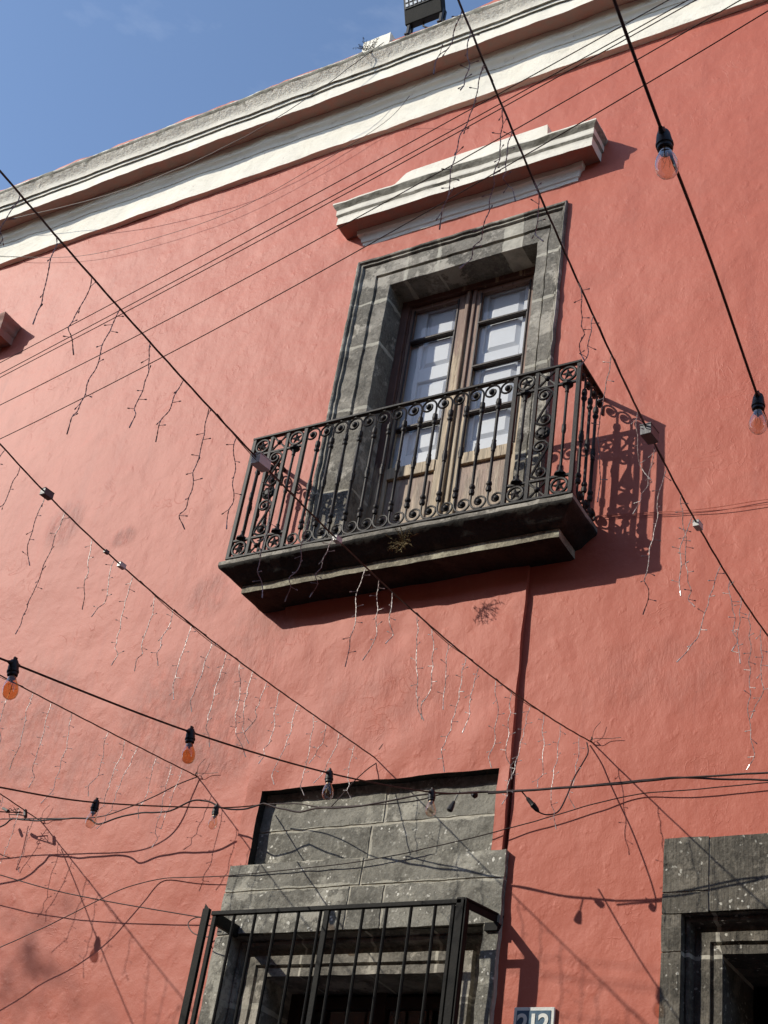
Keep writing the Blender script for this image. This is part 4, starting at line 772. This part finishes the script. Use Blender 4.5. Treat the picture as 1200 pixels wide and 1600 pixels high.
festoon('festoon_string', D['cord8'], D['bulb_tops']['cord8'], 'black festoon cord with two pale bulbs running nearly level left of the niche',   .0036, ['clear', 'clear'])
festoon('festoon_string', D['cord6'], D['bulb_tops']['cord6'], 'near black festoon cord with two large clear bulbs dropping steeply at upper right',   .0036, ['clear', 'clear'], (.10, -.02))

festoon('festoon_string', D['cord9'], D['bulb_tops']['cord9'], 'festoon cord at the far left whose bulb throws a round shadow on the wall',   .0036, ['smoke'])

def wire(name, paths, r, label, mt='cable', cat='cable', group=None, n=5, sub=8, strands=1, jit=0):
    mb = MB()
    for P in paths:
        Q = smoothpath(P, sub)
        if jit: Q = [rnoise(q, 9, jit) for q in Q]
        tubes(mb, Q, r, n, strands, .8)
    return tag(mb.build(name, M[mt], loc=paths[0][0], smooth=True), label, cat, group)
ul = ['uppermost of the five parallel thin wires crossing the wall above the balcony', 'second from top of the five thin parallel wires, upper one of the close pair',
      'third of the five thin parallel wires, lower one of the close pair', 'fourth of the five thin parallel wires, crossing the left end of the pediment', 'lowest of the five thin parallel wires, crossing below the pediment left end']
for P, l in zip(D['util'], ul): wire('overhead_wire', [P], .0021, l, group='thin overhead wires in front of the wall', sub=2)
wire('power_cable', [D['bundle_left'], D['bundle_mid']], .0052, 'slack dark cable bundle wandering from the far left across the top of the niche', jit=.006)
wire('power_cable', [D['bundle_left2'], D['bundle_mid2']], .0036, 'thin cable looping up to the wall hook left of the niche and on across it')
wire('power_cable', [D['bundle_right'], D['bundle_right2']], .0048, 'dark double cable running level from the niche to the right edge', jit=.003)
pc = empty('plug_cord', D['plug'][-1], 'black cord with an inline plug drooping beside the niche up to the wall hook', 'cord')
b = MB(); b.tube(smoothpath(D['plug'], 8), .0036, 6); b.build('cord', M['black'], pc, smooth=True)
b = MB(); a, c = Vector(D['plug'][1]), Vector(D['plug'][3]); b.tube([a, a.lerp(c, .1), a.lerp(c, .45), a.lerp(c, .5), a.lerp(c, .85), c], [.005, .010, .012, .015, .011, .005], 8); b.build('inline_plug', M['black'], pc, smooth=True)
for i, (p, l) in enumerate(zip(D['sockets'], ('empty black lamp socket dangling on a short wire before the niche', 'empty black lamp socket lying against the cable before the niche'))):
    p = Vector(p); e = empty('empty_socket', p, l, 'lamp socket', 'empty sockets on the cable'); b = MB()
    q = p + (Vector((-.03, -.01, -.085)) if i == 0 else Vector((.03, -.01, -.02)))
    b.tube([p, p.lerp(q, .7)], .0032, 5); b.build('lead', M['black'], e, smooth=True)
    b = MB(); dd = (q-p).normalized(); b.tube([p.lerp(q, .65), q, q+dd*.018, q+dd*.024], [.007, .014, .016, .009], 9); b.build('socket', M['black'], e, smooth=True)
wire('power_cable', [D['wire10']], .0030, 'thin cable lying close to the wall across the stone lintel above the grille', jit=.002)
wire('power_cable', [D['hook2']], .0030, 'short dark lead hanging from the wall hook above the niche to the cable before it')
wire('power_cable', [D['wire11'], D['coil']], .0032, 'cable running from the left edge to the grille corner, ending in a small coil')
wire('overhead_wire', [D['thinA']], .0032, 'thin dark wire sagging below the cornice from the cream block to the left', jit=.004)
wire('overhead_wire', [D['thinB']], .0022, 'very thin wire sagging over the pink wall under the white frieze')
wire('painted_wire', D['thinR'], .0022, 'pair of thin wires painted pink lying on the wall right of the balcony', 'wall')
# knotted leads and clips at the far left hook
e = empty('cable_knot', D['anchors'][3], 'knot of clips and spare leads hanging on the cables at the far left', 'cable clips')
b = MB(); a = Vector(D['anchors'][3]) + Vector((0, -.15, 0))
for q in range(3):
    P = [a+Vector((random.uniform(-.20, .02), random.uniform(-.02, .02), random.uniform(-.03, .05))) for _ in range(5)]; b.tube(smoothpath(P, 6), .0022, 5)
b.tube(smoothpath([a+Vector((-.25, 0, .1)), a+Vector((-.24, 0, -.1)), a+Vector((-.2, .05, -.22)), a+Vector((-.12, .1, -.25))]), .0028, 5)
b.build('spare_lead', M['cable'], e, smooth=True)
for (dx, dz, rr) in ((-.18, .03, .4), (.0, -.01, 1.2), (-.30, .06, .9)):
    b = MB(); T = Matrix.Translation(a+Vector((dx, 0, dz))) @ Matrix.Rotation(rr, 4, 'Y'); b.box(-.028, .028, -.01, .01, -.008, .008, T); b.build('clip', M['black'], e, bevel=.002)

# ---------------------------------------------------------------- a street tree to the left, whose soft shadow reaches the lower left corner
tr = empty('street_tree', (-14.0, -7.2, 0), 'leafy street tree standing well to the left of the camera', 'tree')
b = MB(); b.tube(smoothpath([(-14, -7.2, 0), (-13.95, -7.2, 2.5), (-14.1, -7.1, 5.0), (-14.0, -7.2, 8.4)]), [.2-.008*i for i in range(19)], 8)
for q in range(9):
    a = q*.7; z = 5.8+q*.3; b.tube(smoothpath([(-14.05, -7.15, z), (-14.05+.7*math.cos(a), -7.15+.7*math.sin(a), z+.7), (-14+1.5*math.cos(a), -7.2+1.5*math.sin(a), z+1.2)], 4), [.06-.006*i for i in range(9)], 5)
b.build('trunk', M['bark'], tr, smooth=True)
b = MB()
for q in range(70):
    c = Vector((-14.1, -7.2, 8.75)) + Vector((random.gauss(0, .85), random.gauss(0, .8), random.gauss(0, .62)))
    for k in range(26):
        p = c + Vector((random.gauss(0, .16), random.gauss(0, .16), random.gauss(0, .12))); u = Vector((random.uniform(-1, 1), random.uniform(-1, 1), random.uniform(-1, 1))).normalized(); v = u.orthogonal().normalized()
        b.quad([p-u*.05, p+v*.022, p+u*.05, p-v*.022])
b.build('crown', M['leaf'], tr, recalc=False)
